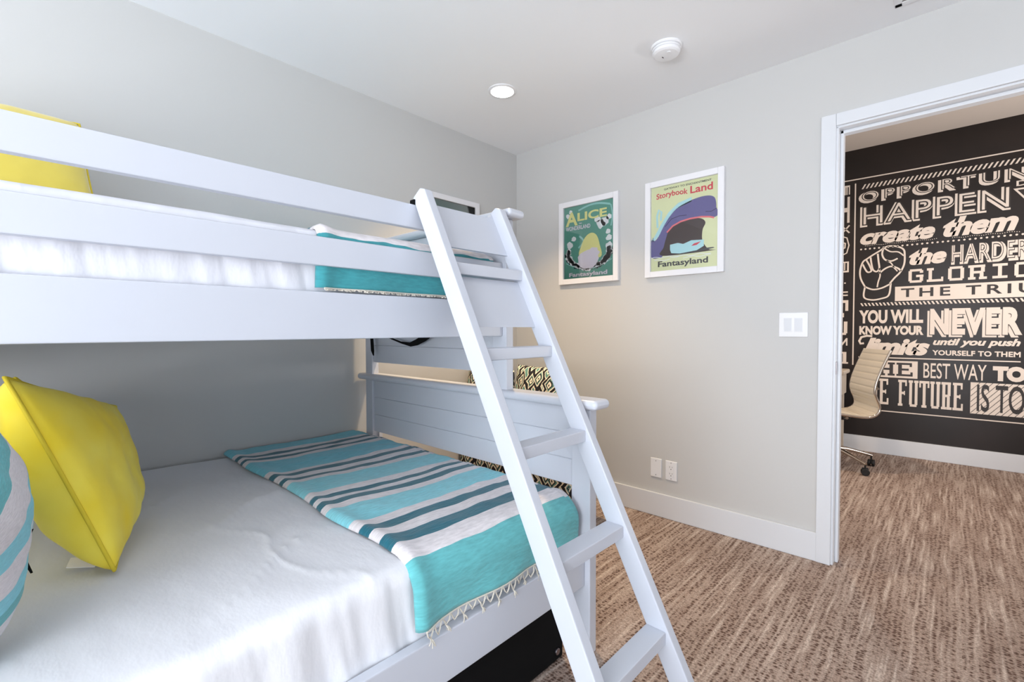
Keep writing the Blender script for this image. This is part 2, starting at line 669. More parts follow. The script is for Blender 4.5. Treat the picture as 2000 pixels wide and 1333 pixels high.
box(bm, (DX0 + 0.006, 0.042, DZ - 0.021), (DX1 - 0.006, 0.085, DZ - 0.006), 0.002)
autosmooth(fin(bm, 'door_stop', M['trim'], cas))
bm = bmesh.new()
box(bm, (DX0 + 0.005, 0.002, 0.905), (DX0 + 0.0085, 0.034, 0.965), 0.002)
sp_ = fin(bm, 'strike_plate', M['metal'], cas)
sp_['label'] = 'small dark metal strike plate'


# ------------------------------------------------------------------ bunk bed
X1, X2 = 1.125, 1.515       # outer faces of the upper and the lower side rails
YP = -1.31                  # camera-side face of the foot posts
HY = -3.36                  # head end
bed = thing('bunk_bed', (0.75, -2.3, 0), 'white painted wooden twin over full bunk bed against the left wall', 'bunk bed')
B = M['bed']


def bpart(name, lo, hi, bev=0.004, parent=None, mat=None, seg=2):
    return boxobj(name, lo, hi, mat or B, parent or bed, bev, seg)


def ends(y, d):
    """foot (d=1) or head (d=-1) end; y is the inner face"""
    ya, yb = (y, y + 0.042) if d > 0 else (y - 0.042, y)
    bpart('post', (0.069, ya, 0), (0.138, yb, 1.556), 0.006)
    bpart('post', (1.064, ya, 0.872), (1.144, yb, 1.556), 0.006)
    bpart('post', (1.456, ya, 0), (1.535, yb, 0.848), 0.006)
    yc0, yc1 = ya - 0.022, yb + 0.030
    # rounded caps
    for (nm, xa, xb, z) in (('footboard_cap' if d > 0 else 'headboard_cap', 0.012, 1.572, 0.848), ('upper_cap', 0.030, 1.183, 1.556)):
        bpart(nm, (xa, yc0, z), (xb, yc1, z + 0.034), 0.0165, seg=4)
    # tongue and groove panels
    ym = (ya + yb) / 2
    for (nm, xa, xb, z0, z1) in (('footboard_panel' if d > 0 else 'headboard_panel', 0.138, 1.456, 0.570, 0.848), ('upper_panel', 0.138, 1.064, 0.945, 1.556)):
        bm = bmesh.new()
        z = z0
        while z < z1 - 0.001:
            zt = min(z + 0.0925, z1)
            box(bm, (xa, ym - 0.010, z), (xb, ym + 0.010, zt - 0.0006), 0.0022, 1)
            z = zt
        autosmooth(fin(bm, nm, B, bed), 30)
    for x in (0.142, 1.443):
        bpart('cleat', (x, ym + 0.010, 0.02), (x + 0.013, ym + 0.030, 0.845), 0.002)


ends(YP, 1)
ends(HY, -1)
# upper rails (outer long side and wall side)
for (xa, xb) in ((X1 - 0.028, X1), (0.045, 0.069)):
    fr_ = xa > 0.5
    bpart('upper_side_rail', (xa, HY, 1.093), (xb, YP, 1.228), 0.005)
    bpart('safety_rail', (xa + 0.002, HY, 1.301), (xb, YP, 1.383), 0.005)
    if fr_:
        bpart('guard_rail', (xa + 0.002, HY, 1.455), (xb, YP, 1.533), 0.005)
# lower rails
bpart('lower_side_rail', (X2 - 0.030, HY, 0.238), (X2, YP, 0.367), 0.005)
bpart('lower_side_rail', (0.045, HY, 0.238), (0.069, YP, 0.367), 0.005)
# slats carrying the two mattresses
for k in range(11):
    y = -3.26 + k * 0.184
    bpart('slat', (0.070, y, 1.140), (X1 - 0.029, y + 0.07, 1.158), 0.002)
for k in range(11):
    y = -3.26 + k * 0.184
    bpart('slat', (0.070, y, 0.252), (X2 - 0.031, y + 0.07, 0.270), 0.002)

# black drawer box under the lower bunk
drw = thing('underbed_drawer', (1.0, -2.3, 0), 'black underbed storage drawer on the carpet below the lower bunk', 'storage drawer')
bm = bmesh.new()
box(bm, (0.55, -3.30, 0.006), (1.455, -1.36, 0.228), 0.006)
autosmooth(fin(bm, 'body', M['black'], drw))
bm = bmesh.new()
box(bm, (1.455, -3.30, 0.012), (1.474, -1.38, 0.232), 0.005)
autosmooth(fin(bm, 'front_panel', M['black'], drw))
bm = bmesh.new()
cyl(bm, (1.477, -1.415, 0.045), 0.011, 0.008, 'x', 20, bev=0.002)
o = fin(bm, 'bolt', M['metal'], drw)
o['label'] = 'round metal bolt head'


# ------------------------------------------------------------------ ladder leaning on the guard rail
lad = thing('bunk_ladder', (1.9, -1.53, 0), 'white wooden ladder leaning on the upper bunk rails', 'ladder')
SL = 0.508
xb0, xf0 = 1.904, 1.976
YA, YB, TK = -1.725, -1.380, 0.033
ZT = 1.578


def ladder_side(y0):
    tb = bmesh.new()
    prof = [(xb0, 0.0), (xf0, 0.0), (xf0 - SL * (ZT - 0.004), ZT - 0.004), (xf0 - SL * ZT - 0.022, ZT + 0.004), (xb0 - SL * (ZT - 0.022), ZT - 0.022)]
    a = [tb.verts.new((x, y0, z)) for x, z in prof]
    b = [tb.verts.new((x, y0 + TK, z)) for x, z in prof]
    tb.faces.new(a)
    tb.faces.new(list(reversed(b)))
    n = len(prof)
    for i in range(n):
        tb.faces.new((a[i], b[i], b[(i + 1) % n], a[(i + 1) % n]))
    bmesh.ops.recalc_face_normals(tb, faces=tb.faces[:])
    bmesh.ops.bevel(tb, geom=tb.edges[:], offset=0.005, segments=2, profile=0.5, affect='EDGES')
    return autosmooth(fin(tb, 'rail', B, lad), 40)


ladder_side(YA)
ladder_side(YB)
for zt in (1.332, 1.064, 0.794, 0.522, 0.254):
    xf = 1.968 - SL * zt
    bpart('rung', (xf - 0.062, YA + TK - 0.001, zt - 0.037), (xf, YB + 0.001, zt), 0.004, parent=lad)


def ladder_panel(z0, z1, curved):
    tb = bmesh.new()
    n = 24
    ya, yb = YA + TK - 0.001, YB + 0.001
    top = []
    for i in range(n + 1):
        t = i / n
        dz = 0.0
        if curved:
            w = yb - ya
            d = min(t, 1 - t) * w
            if d < 0.05:
                dz = 0.022 * (1 - math.sqrt(max(0, 1 - (1 - d / 0.05) ** 2)))
        top.append((ya + (yb - ya) * t, z1 + dz))
    pts = top + [(yb, z0), (ya, z0)]
    th = 0.016
    off = 0.006
    a = [tb.verts.new((xb0 + off - SL * z, y, z)) for y, z in pts]
    b = [tb.verts.new((xb0 + off + th - SL * z, y, z)) for y, z in pts]
    tb.faces.new(a)
    tb.faces.new(list(reversed(b)))
    m = len(pts)
    for i in range(m):
        tb.faces.new((a[i], b[i], b[(i + 1) % m], a[(i + 1) % m]))
    bmesh.ops.recalc_face_normals(tb, faces=tb.faces[:])
    return autosmooth(fin(tb, 'panel', B, lad), 30)


ladder_panel(1.392, 1.540, True)
ladder_panel(1.128, 1.290, False)
bm = bmesh.new()
box(bm, (xb0 - SL * 1.545 - 0.014, YA - 0.006, 1.533), (xb0 - SL * 1.545 + 0.010, YA + 0.012, 1.549), 0.003)
o = fin(bm, 'hook', M['black'], lad)
o['label'] = 'small black hook'


# ------------------------------------------------------------------ mattresses
def mattress(name, x0, x1, y0, y1, z0, z1, r, mat, amp, seed, label, folds=0.0):
    bm = bmesh.new()
    # closed profile in xz
    prof = []
    w, h = x1 - x0, z1 - z0

    def arc(cx, cz, a0, a1, n=6):
        for i in range(n + 1):
            a = a0 + (a1 - a0) * i / n
            prof.append((cx + r * math.cos(a), cz + r * math.sin(a), math.cos(a), math.sin(a)))
    nx, nz = 60, 10
    arc(x1 - r, z1 - r, 0, math.pi / 2)
    for i in range(1, nx):
        prof.append((x1 - r - (w - 2 * r) * i / nx, z1, 0, 1))
    arc(x0 + r, z1 - r, math.pi / 2, math.pi)
    for i in range(1, nz):
        prof.append((x0, z1 - r - (h - 2 * r) * i / nz, -1, 0))
    arc(x0 + r, z0 + r, math.pi, 1.5 * math.pi)
    for i in range(1, 12):
        prof.append((x0 + r + (w - 2 * r) * i / 12, z0, 0, -1))
    arc(x1 - r, z0 + r, 1.5 * math.pi, 2 * math.pi)
    for i in range(1, nz):
        prof.append((x1, z0 + r + (h - 2 * r) * i / nz, 1, 0))
    st = []
    for i in range(7):
        a = math.pi / 2 * i / 6
        st.append((y0 + r * (1 - math.sin(a)) if i else y0 + r, 0))
    ys = []
    for i in range(7):
        a = math.pi / 2 * i / 6
        ys.append((y0 + r * (1 - math.cos(math.pi / 2 - a)) if False else y0 + r - r * math.cos(a), r - r * math.sin(a)))
    nm = 420
    for i in range(1, nm):
        ys.append((y0 + r + (y1 - y0 - 2 * r) * i / nm, 0))
    for i in range(7):
        a = math.pi / 2 * (6 - i) / 6
        ys.append((y1 - r + r * math.cos(a), r - r * math.sin(a)))
    rings = []
    cxm, czm = (x0 + x1) / 2, (z0 + z1) / 2
    for (y, ins) in ys:
        ring = []
        for (x, z, nx_, nz_) in prof:
            px = x - ins * (1 if x > cxm else -1) * (1 if abs(nx_) > 0.01 else min(1, abs(x - cxm) / (w / 2)))
            pz = z - ins * (1 if z > czm else -1) * (1 if abs(nz_) > 0.01 else min(1, abs(z - czm) / (h / 2)))
            d = 0.0
            if nz_ > 0.5:      # top wrinkles
                ph = fbm(x * 2.2 + seed, y * 2.2, 0, 2)
                rid = 1 - abs(math.sin((x * 0.9 + y * 0.35 + 0.22 * ph) * 9.0))
                d += amp * (0.9 * fbm(x * 1.8 + seed, y * 1.8, 1.0, 3) + 0.7 * (rid ** 10) * max(0, fbm(x * 1.3, y * 1.3 + seed, 2.0, 2) + 0.35))
                rid2 = 1 - abs(math.sin((y * 0.9 - x * 0.25 + 0.2 * ph) * 7.0))
                d += amp * 0.55 * (rid2 ** 14) * max(0, fbm(x * 1.1 + 4, y * 1.1 + seed, 5.0, 2) + 0.3)
            elif nx_ > 0.3:    # front side, gathered folds
                k = 1 - max(0, min(1, (z - z0) / (h)))
                d += folds * (0.35 + k) * (0.5 * math.sin(y * 62 + z * 10 + 5 * fbm(y * 2.0, seed, z * 1.5, 2)) + 0.9 * fbm(y * 22 + z * 4, seed, z * 1.2, 3))
            if y > y1 - 0.66:
                d = min(d, 0.001) * max(0.0, 1 - (y - y1 + 0.66) / 0.05)
            px += nx_ * d
            pz += nz_ * d
            ring.append(bm.verts.new((px, y, pz)))
        rings.append(ring)
    n = len(prof)
    for a, b in zip(rings, rings[1:]):
        for i in range(n):
            j = (i + 1) % n
            bm.faces.new((a[i], a[j], b[j], b[i]))
    bm.faces.new(rings[0])
    bm.faces.new(rings[-1])
    o = fin(bm, name, mat, None, smooth=True)
    return tag(o, label, 'mattress')


mattress('mattress', 0.025, 1.482, -3.30, -1.336, 0.272, 0.552, 0.040, M['sheet'], 0.0145, 3.1,
         'wide lower bunk mattress in a creased white fitted sheet', folds=0.006)
um = mattress('mattress', 0.075, 1.090, -3.30, -1.336, 1.160, 1.412, 0.022, M['uppersheet'], 0.006, 9.7,
              'upper bunk mattress in white sheet behind the guard rails', folds=0.005)


def ribbon(bm, pts, widths, wdir, th=0.0015):
    wdir = Vector(wdir).normalized()
    rows = []
    for i, p in enumerate(pts):
        p = Vector(p)
        t = Vector(pts[min(i + 1, len(pts) - 1)]) - Vector(pts[max(i - 1, 0)])
        t.normalize()
        n = t.cross(wdir).normalized()
        w = widths[i] / 2
        rows.append([bm.verts.new(p + wdir * w + n * th), bm.verts.new(p - wdir * w + n * th), bm.verts.new(p - wdir * w - n * th), bm.verts.new(p + wdir * w - n * th)])
    for a, b in zip(rows, rows[1:]):
        for i in range(4):
            j = (i + 1) % 4
            bm.faces.new((a[i], a[j], b[j], b[i]))
    bm.faces.new(rows[0])
    bm.faces.new(rows[-1])


# black webbing straps hanging out under the upper mattress
bm = bmesh.new()
ribbon(bm, [(0.19, -1.345, 1.165), (0.197, -1.345, 1.09), (0.205, -1.345, 1.01), (0.214, -1.345, 0.985)], [0.024, 0.024, 0.024, 0.005], (1, 0.1, 0))
fin(bm, 'strap', M['black'], um)
bm = bmesh.new()
ribbon(bm, [(0.28, -1.345, 1.125), (0.37, -1.345, 1.080), (0.47, -1.345, 1.058), (0.545, -1.345, 1.050), (0.60, -1.345, 1.062), (0.66, -1.345, 1.083), (0.74, -1.345, 1.12)],
       [0.008, 0.008, 0.010, 0.020, 0.030, 0.032, 0.03], (0, -0.35, 1))
fin(bm, 'strap', M['black'], um)
bm = bmesh.new()
ribbon(bm, [(0.90, -2.10, 1.17), (0.90, -2.07, 1.105), (0.90, -2.03, 1.0985), (0.90, -1.99, 1.105), (0.90, -1.95, 1.17)], [0.02] * 5, (1, 0, 0))
fin(bm, 'strap', M['black'], um)


# ------------------------------------------------------------------ striped throws
def throw(name, x0, xe, ze, ztop, rr, zb, yl, yr, mat, label, amp, seed, xl=None):
    """draped over the mattress edge: x0 wall side, xe outer face, ztop top height, zb hem height"""
    flat = xe - rr - x0
    arcl = rr * math.pi / 2
    drop = (ztop - rr) - zb
    S = flat + arcl + drop
    ns, nt_ = 150, 70
    bm = bmesh.new()
    ul = bm.loops.layers.uv.verify()
    T = yr - yl
    grid = []
    tl = [-0.020, -0.016, -0.008, 0.0, 0.008, 0.016, 0.026, 0.036] + [0.036 + (T - 0.036) * i / nt_ for i in range(1, nt_ + 1)]
    for i in range(ns + 1):
        s = S * i / ns
        row = []
        for t in tl:
            if s < flat:
                x, z, nx_, nz_ = x0 + s, ztop, 0.0, 1.0
            elif s < flat + arcl:
                a = (s - flat) / rr
                x, z = xe - rr + rr * math.sin(a), ztop - rr + rr * math.cos(a)
                nx_, nz_ = math.sin(a), math.cos(a)
            else:
                x, z, nx_, nz_ = xe, ztop - rr - (s - flat - arcl), 1.0, 0.0
            yy = yl + t
            # wandering folded edge
            e = math.exp(-max(t, 0) / 0.25)
            yy += e * (0.020 * fbm(s * 2.2, seed, 0, 2) - 0.035 * max(0, (s - flat + 0.1) / S) ** 1.0)
            # rolled fold at the left edge
            if t < 0:
                lift = 0.020 * math.sqrt(max(0.0, 1 - (t / -0.0205) ** 2)) - 0.002
            else:
                lift = 0.010 + 0.010 * math.exp(-(t / 0.030) ** 2)
            # waves
            wv = amp * (fbm(s * 5.0 + seed, t * 4.0, 0.0, 3)) + amp * 0.5 * fbm(s * 14, t * 6 + seed, 3.0, 2)
            wv *= min(1.0, (t + 0.02) / 0.08)
            lift += max(-0.003, wv) + 0.003
            if s > flat + arcl * 0.5:
                lift += 0.004 * min(1, (s - flat - arcl * .5) / .04)
            if s > flat + arcl:
                hang = (s - flat - arcl) / max(drop, 1e-4)
                lift += 0.004 * hang + 0.005 * hang * math.sin(t * 22 + seed)
            dx = 0.012 * fbm(t * 5.5, seed + s * 0.8, 7.0, 2)
            if t > T - 0.02:
                z -= 0.006
            row.append(bm.verts.new((x + nx_ * lift + (dx if s < flat else 0), yy, z + nz_ * lift)))
        grid.append(row)
    m = len(tl)
    for i in range(ns):
        for j in range(m - 1):
            f = bm.faces.new((grid[i][j], grid[i + 1][j], grid[i + 1][j + 1], grid[i][j + 1]))
            ss = (S * i / ns, S * (i + 1) / ns)
            for l, (a, b) in zip(f.loops, ((ss[0], tl[j]), (ss[1], tl[j]), (ss[1], tl[j + 1]), (ss[0], tl[j + 1]))):
                l[ul].uv = (b, a / 2.0)
    me = bpy.data.meshes.new(name)
    hem = [grid[ns][j].co.copy() for j in range(m)]
    loc = Vector(((x0 + xe) / 2, (yl + yr) / 2, zb))
    bmesh.ops.translate(bm, verts=bm.verts[:], vec=-loc)
    bm.to_mesh(me)
    bm.free()
    me.materials.append(mat)
    for p in me.polygons:
        p.use_smooth = True
    o = bpy.data.objects.new(name, me)
    COL.objects.link(o)
    o.location = loc
    sm = o.modifiers.new('thickness', 'SOLIDIFY')
    sm.thickness = 0.004
    sm.offset = -1
    tag(o, label, 'throw blanket', None)
    return o, hem


def stopset(sets, x0, teals):
    """sets: list of six x positions (w,d,w,d,w,teal)"""
    st = [(0.0, teals[0])]
    for k, s in enumerate(sets):
        for q, c in zip(s, (WH, DK, WH, DK, WH, teals[k + 1])):
            st.append(((q - x0) / 2.0 + 0.005, c))
    return st


bx0 = 0.030
sets = [(0.142, 0.182, 0.216, 0.256, 0.290, 0.330), (0.515, 0.553, 0.598, 0.640, 0.672, 0.708),
        (0.860, 0.906, 0.938, 0.972, 1.006, 1.046), (1.180, 1.226, 1.272, 1.330, 1.392, 1.452)]
M['throw'] = stripes('striped_throw', stopset(sets, bx0, [TEAL, TEAL, TEAL2, TEAL2, HEM]))
lt, hem = throw('striped_throw', bx0, 1.490, 0, 0.553, 0.075, 0.405, -1.975, -1.335, M['throw'],
                'teal and white striped fringed throw across the foot of the lower bunk', 0.007, 2.0)
usets = [(0.20, 0.23, 0.26, 0.29, 0.32, 0.35), (0.55, 0.58, 0.61, 0.64, 0.67, 0.70), (0.86, 0.885, 0.91, 0.935, 1.030, 1.088)]
HEM2 = srgb(66, 150, 158)
M['uthrow'] = stripes('striped_throw_upper', stopset(usets, 0.08, [TEAL, TEAL, TEAL2, HEM2]))
ut, uhem = throw('striped_throw', 0.085, 1.0925, 0, 1.407, 0.024, 1.240, -2.015, -1.340, M['uthrow'],
                 'teal striped throw folded over the upper mattress behind the rails', 0.003, 5.0)


def fringe(parent, hem, drop, pitch, xoff, tuft_every=3, tuft_len=0.02, name='fringe'):
    """crocheted net edge plus yarn tassels"""
    pts = []
    acc = 0
    src = hem
    L = [0.0]
    for a, b in zip(src, src[1:]):
        L.append(L[-1] + (b - a).length)
    tot = L[-1]

    def at(d):
        d = max(0, min(tot, d))
        for i in range(len(L) - 1):
            if L[i + 1] >= d:
                k = (d - L[i]) / max(1e-9, L[i + 1] - L[i])
                return src[i].lerp(src[i + 1], k)
        return src[-1]
    bm = bmesh.new()
    tube(bm, [at(tot * i / 60) + Vector((0.002, 0, -0.001)) for i in range(61)], 0.0022, 6)
    n = int(tot / pitch)
    low = []
    rnd = random.Random(4)
    for i in range(n + 1):
        p = at(i * pitch)
        q = at((i + 0.5) * pitch) + Vector((xoff + rnd.uniform(-.002, .002), 0, -drop * rnd.uniform(0.75, 1.05)))
        low.append(q)
        p2 = at((i + 1) * pitch)
        for a in (p, p2):
            mid = (a + q) / 2 + Vector((rnd.uniform(0, .004), rnd.uniform(-.004, .004), -0.003))
            tube(bm, [a, mid, q], 0.0021, 5)
    fin(bm, name, M['fringe'], parent).matrix_parent_inverse = Matrix.Translation(-parent.location)
    for i in range(0, len(low), tuft_every):
        q = low[i]
        b2 = bmesh.new()
        for k in range(7):
            d = Vector((rnd.uniform(0.0, 0.010), rnd.uniform(-.010, .010), -tuft_len * rnd.uniform(.6, 1.1)))
            tube(b2, [q, q + d * 0.5 + Vector((0.004, 0, 0.002)), q + d], 0.0013, 5)
        fin(b2, 'tassel', M['fringe'], parent).matrix_parent_inverse = Matrix.Translation(-parent.location)


fringe(lt, hem[3:], 0.032, 0.030, 0.0, 2, 0.018)
fringe(ut, uhem[3:], 0.006, 0.020, 0.0, 3, 0.004)


# ------------------------------------------------------------------ pillows
def pillow(name, c00, c10, c11, c01, thick, mat, label, seed, n=44, seam=None, asym=0.5, wrinkle=0.010, pinch=0.06, uvs=1.0):
    """c00.. are the four corners; thickness bulges both ways"""
    c00, c10, c11, c01 = [Vector(c) for c in (c00, c10, c11, c01)]
    nrm = (c10 - c00).cross(c01 - c00).normalized()
    bm = bmesh.new()
    ul = bm.loops.layers.uv.verify()

    def base(u, v):
        # pull the sides in so the corners stick out
        uu = u - 0.5
        vv = v - 0.5
        uu2 = uu * (1 - pinch * (1 - (2 * vv) ** 2) * abs(2 * uu) ** 3)
        vv2 = vv * (1 - pinch * (1 - (2 * uu) ** 2) * abs(2 * vv) ** 3)
        uu2 += 0.5
        vv2 += 0.5
        a = c00.lerp(c10, uu2)
        b = c01.lerp(c11, uu2)
        return a.lerp(b, vv2)
    sides = []
    for sgn in (1, -1):
        g_ = []
        for i in range(n + 1):
            r = []
            for j in range(n + 1):
                u, v = i / n, j / n
                p = base(u, v)
                q = (4 * u * (1 - u)) * (4 * v * (1 - v))
                h = thick * (asym if sgn > 0 else 1 - asym) * (q ** 0.42)
                h += wrinkle * (q ** 0.35) * (fbm(u * 3 + seed, v * 3, sgn, 3))
                edge = min(u, 1 - u, v, 1 - v)
                ang = math.atan2(v - .5, u - .5)
                h += wrinkle * 0.45 * math.exp(-edge / 0.10) * (q ** 0.3) * math.sin(ang * 11 + seed + 3 * fbm(u * 2, v * 2, seed, 2))
                r.append(p + nrm * sgn * max(h, 0.0))
            g_.append(r)
        sides.append(g_)
    vtop = [[bm.verts.new(p) for p in r] for r in sides[0]]
    vbot = [[(vtop[i][j] if i in (0, n) or j in (0, n) else bm.verts.new(sides[1][i][j])) for j in range(n + 1)] for i in range(n + 1)]
    for G in (vtop, vbot):
        for i in range(n):
            for j in range(n):
                f = bm.faces.new((G[i][j], G[i + 1][j], G[i + 1][j + 1], G[i][j + 1]))
                for l, (a, b) in zip(f.loops, ((i, j), (i + 1, j), (i + 1, j + 1), (i, j + 1))):
                    l[ul].uv = (a / n * uvs, b / n * uvs)
    per = [base(i / n, 0) for i in range(n)] + [base(1, j / n) for j in range(n)] + [base(1 - i / n, 1) for i in range(n)] + [base(0, 1 - j / n) for j in range(n)]
    xs = [p.x for p in per]
    ys = [p.y for p in per]
    zs = [p.z for p in per]
    loc = Vector(((min(xs) + max(xs)) / 2, (min(ys) + max(ys)) / 2, min(zs)))
    o = fin(bm, name, mat, None, smooth=True, loc=loc)
    tag(o, label, 'pillow')
    if seam:
        b2 = bmesh.new()
        tube(b2, per, 0.0042, 8, closed=True)
        s = fin(b2, 'seam', seam, o, smooth=True)
        s.matrix_parent_inverse = Matrix.Translation(-loc)
    return o


def pchild(name, bm, mat, parent, label=None):
    o = fin(bm, name, mat, parent)
    o.matrix_parent_inverse = Matrix.Translation(-parent.location)
    if label:
        o['label'] = label
    return o


yp = pillow('pillow', (1.035, -2.490, 0.572), (0.985, -2.652, 1.022), (0.585, -2.430, 0.890), (0.640, -2.390, 0.600), 0.19, M['yellow'],
            'large yellow velvet pillow standing at the front of the lower bunk pillows', 1.3, seam=M['piping'], asym=0.70, pinch=0.035)
bm = bmesh.new()
box(bm, (-0.026, -0.001, -0.013), (0.026, 0.001, 0.013), 0.0, mat4=Matrix.Translation((0.925, -2.535, 0.569)) @ Matrix.Rotation(math.radians(72), 4, 'Z') @ Matrix.Rotation(math.radians(12), 4, 'Y') @ Matrix.Rotation(math.radians(-60), 4, 'X'))
pchild('care_tag', bm, M['tag'], yp, 'white sewn care tag')
pillow('pillow', (0.70, -2.57, 0.585), (0.70, -2.636, 1.000), (0.27, -2.570, 0.93), (0.29, -2.49, 0.585), 0.10, M['yellow'],
       'yellow pillow corner showing behind the larger yellow pillow on the lower bunk', 4.6, seam=M['piping'])

# aqua and white striped pillow, nearest to the camera
M['stripepillow'] = stripes('striped_pillow', [(0.0, WH), (0.06, TEAL2), (0.16, WH), (0.27, HEM), (0.34, TEAL2), (0.45, WH), (0.60, TEAL2), (0.72, WH), (0.86, HEM), (0.96, WH)])
def spt(a, b):
    ca, sa = math.cos(math.radians(-30)), math.sin(math.radians(-30))
    return (1.20 + 0.18 * (a * ca - b * sa), -2.722, 0.776 + 0.18 * (a * sa + b * ca))


spl = pillow('pillow', spt(-1, -1), spt(1, -1), spt(1, 1), spt(-1, 1), 0.21, M['stripepillow'],
             'aqua and white striped pillow with palm print at the left edge of the lower bunk', 7.7)
bm = bmesh.new()


def frond(bm, a, b, c, n=12, lw=0.03):
    a, b, c = Vector(a), Vector(b), Vector(c)
    pts = []
    for i in range(n + 1):
        t = i / n
        pts.append((1 - t) ** 2 * a + 2 * t * (1 - t) * b + t * t * c)
    tube(bm, pts, 0.0035, 6)
    for i in range(1, n):
        for s in (-1, 1):
            d = (pts[i + 1] - pts[i - 1]).normalized()
            tip = pts[i] + d * 0.018 + Vector((0.004, 0.3 * s * lw, -0.3 * lw + 0.2 * s * lw))
            tube(bm, [pts[i], (pts[i] + tip) / 2, tip], 0.002, 5, rs=[0.0035, 0.003, 0.0008])


frond(bm, (1.215, -2.629, 0.762), (1.215, -2.634, 0.84), (1.205, -2.660, 0.92))
frond(bm, (1.218, -2.630, 0.765), (1.235, -2.634, 0.845), (1.240, -2.652, 0.80), lw=0.02)
pchild('palm_print', bm, M['leaf'], spl, 'green palm leaf applique')
bm = bmesh.new()
ribbon(bm, [(1.220, -2.622, 0.762), (1.232, -2.634, 0.735), (1.232, -2.634, 0.718), (1.222, -2.624, 0.685)], [0.004, 0.006, 0.006, 0.003], (0, 1, 0.2), 0.002)
pchild('stitching', bm, M['black'], spl, 'thick black stitching loop')

pillow('pillow', (0.44, -2.435, 1.425), (0.24, -2.468, 1.822), (0.24, -2.92, 1.815), (0.44, -2.89, 1.425), 0.16, M['yellow_pale'],
       'yellow pillow on the upper bunk behind the guard rail', 11.3, seam=M['piping'], pinch=0.03)


# ------------------------------------------------------------------ ikat bench and cushions beyond the foot of the bed
bench = thing('upholstered_bench', (0.48, -0.48, 0), 'low bench upholstered in ikat fabric between bed foot and back wall', 'bench')
bm = bmesh.new()
box(bm, (0.025, -0.605, 0.19), (0.935, -0.350, 0.455), 0.03, 4)
autosmooth(fin(bm, 'seat', M['ikat'], bench, uvbox=True), 50)
bm = bmesh.new()
box(bm, (0.035, -0.595, 0.045), (0.925, -0.360, 0.20), 0.006)
autosmooth(fin(bm, 'base', B, bench))
for x in (0.08, 0.88):
    for y in (-0.56, -0.40):
        bm = bmesh.new()
        cyl(bm, (x, y, 0.028), 0.02, 0.056, seg=20)
        autosmooth(fin(bm, 'foot', M['rubber'], bench))
pillow('pillow', (0.02, -0.535, 0.468), (0.43, -0.535, 0.468), (0.43, -0.495, 0.865), (0.02, -0.495, 0.865), 0.17, M['ikat'],
       'left one of the two ikat pillows on the bench, touching the left wall', 2.2, uvs=0.45, wrinkle=0.006, pinch=0.03)
pillow('pillow', (0.45, -0.525, 0.468), (0.83, -0.525, 0.468), (0.82, -0.465, 0.900), (0.44, -0.465, 0.900), 0.17, M['ikat'],
       'right one of the two ikat pillows on the bench, seen between the ladder rails', 5.2, uvs=0.5, wrinkle=0.008, pinch=0.03)


# ------------------------------------------------------------------ lettering tools
def text_bm(s, offset=0.0, shear=0.0, spacing=1.0, extrude=0.02):
    cu = bpy.data.curves.new('txt', 'FONT')
    cu.body = s
    cu.size = 1.0
    cu.offset = offset
    cu.shear = shear
    cu.space_character = spacing
    cu.extrude = extrude
    cu.resolution_u = 4
    ob = bpy.data.objects.new('txt', cu)
    COL.objects.link(ob)
    dg = bpy.context.evaluated_depsgraph_get()
    dg.update()
    me = bpy.data.meshes.new_from_object(ob.evaluated_get(dg))
    bpy.data.objects.remove(ob)
    bpy.data.curves.remove(cu)
    tb = bmesh.new()
    tb.from_mesh(me)
    bpy.data.meshes.remove(me)
    return tb


def bbox2(tb):
    xs = [v.co.x for v in tb.verts]
    ys = [v.co.y for v in tb.verts]
    return min(xs), max(xs), min(ys), max(ys)


def place_text(bm, s, x0, x1, z0, z1, ypl, th=0.0006, offset=0.0, shear=0.0, spacing=1.0, ref=None, dx=0, dz=0, arch=0.0, rot=0):
    """fit the text into x0..x1 / z0..z1 on the plane y=ypl, facing -y. ref = thin offset used to size the fit"""
    t0 = text_bm(s, 0.0, shear, spacing)
    a0, a1, b0, b1 = bbox2(t0)
    t0.free()
    tb = text_bm(s, offset, shear, spacing)
    if rot:
        for v in tb.verts:
            v.co = Vector((-v.co.y, v.co.x, v.co.z)) if rot > 0 else Vector((v.co.y, -v.co.x, v.co.z))
        a0, a1, b0, b1 = bbox2(tb)
    g_ = 0 if rot else (offset * 1.0 if ref is None else ref)
    a0 -= g_
    a1 += g_
    b0 -= g_
    b1 += g_
    sx = (x1 - x0) / (a1 - a0)
    sz = (z1 - z0) / (b1 - b0)
    for v in tb.verts:
        x = x0 + (v.co.x - a0) * sx + dx
        z = z0 + (v.co.y - b0) * sz + dz
        if arch:
            k = (x - (x0 + x1) / 2) / ((x1 - x0) / 2)
            z += arch * (1 - k * k)
        y = ypl - (th if v.co.z > 0 else 0)
        v.co = Vector((x, y, z))
    merge(bm, tb)


RC = [0]


def rect(bm, x0, x1, z0, z1, ypl, th=0.0006):
    RC[0] = (RC[0] + 1) % 9
    box(bm, (x0, ypl - th - RC[0] * 3e-5, z0), (x1, ypl, z1))


def poly(bm, pts, ypl, th=0.0006):
    a = [bm.verts.new((x, ypl - th, z)) for x, z in pts]
    b = [bm.verts.new((x, ypl, z)) for x, z in pts]
    bm.faces.new(a)
    n = len(pts)
    for i in range(n):
        bm.faces.new((a[i], b[i], b[(i + 1) % n], a[(i + 1) % n]))


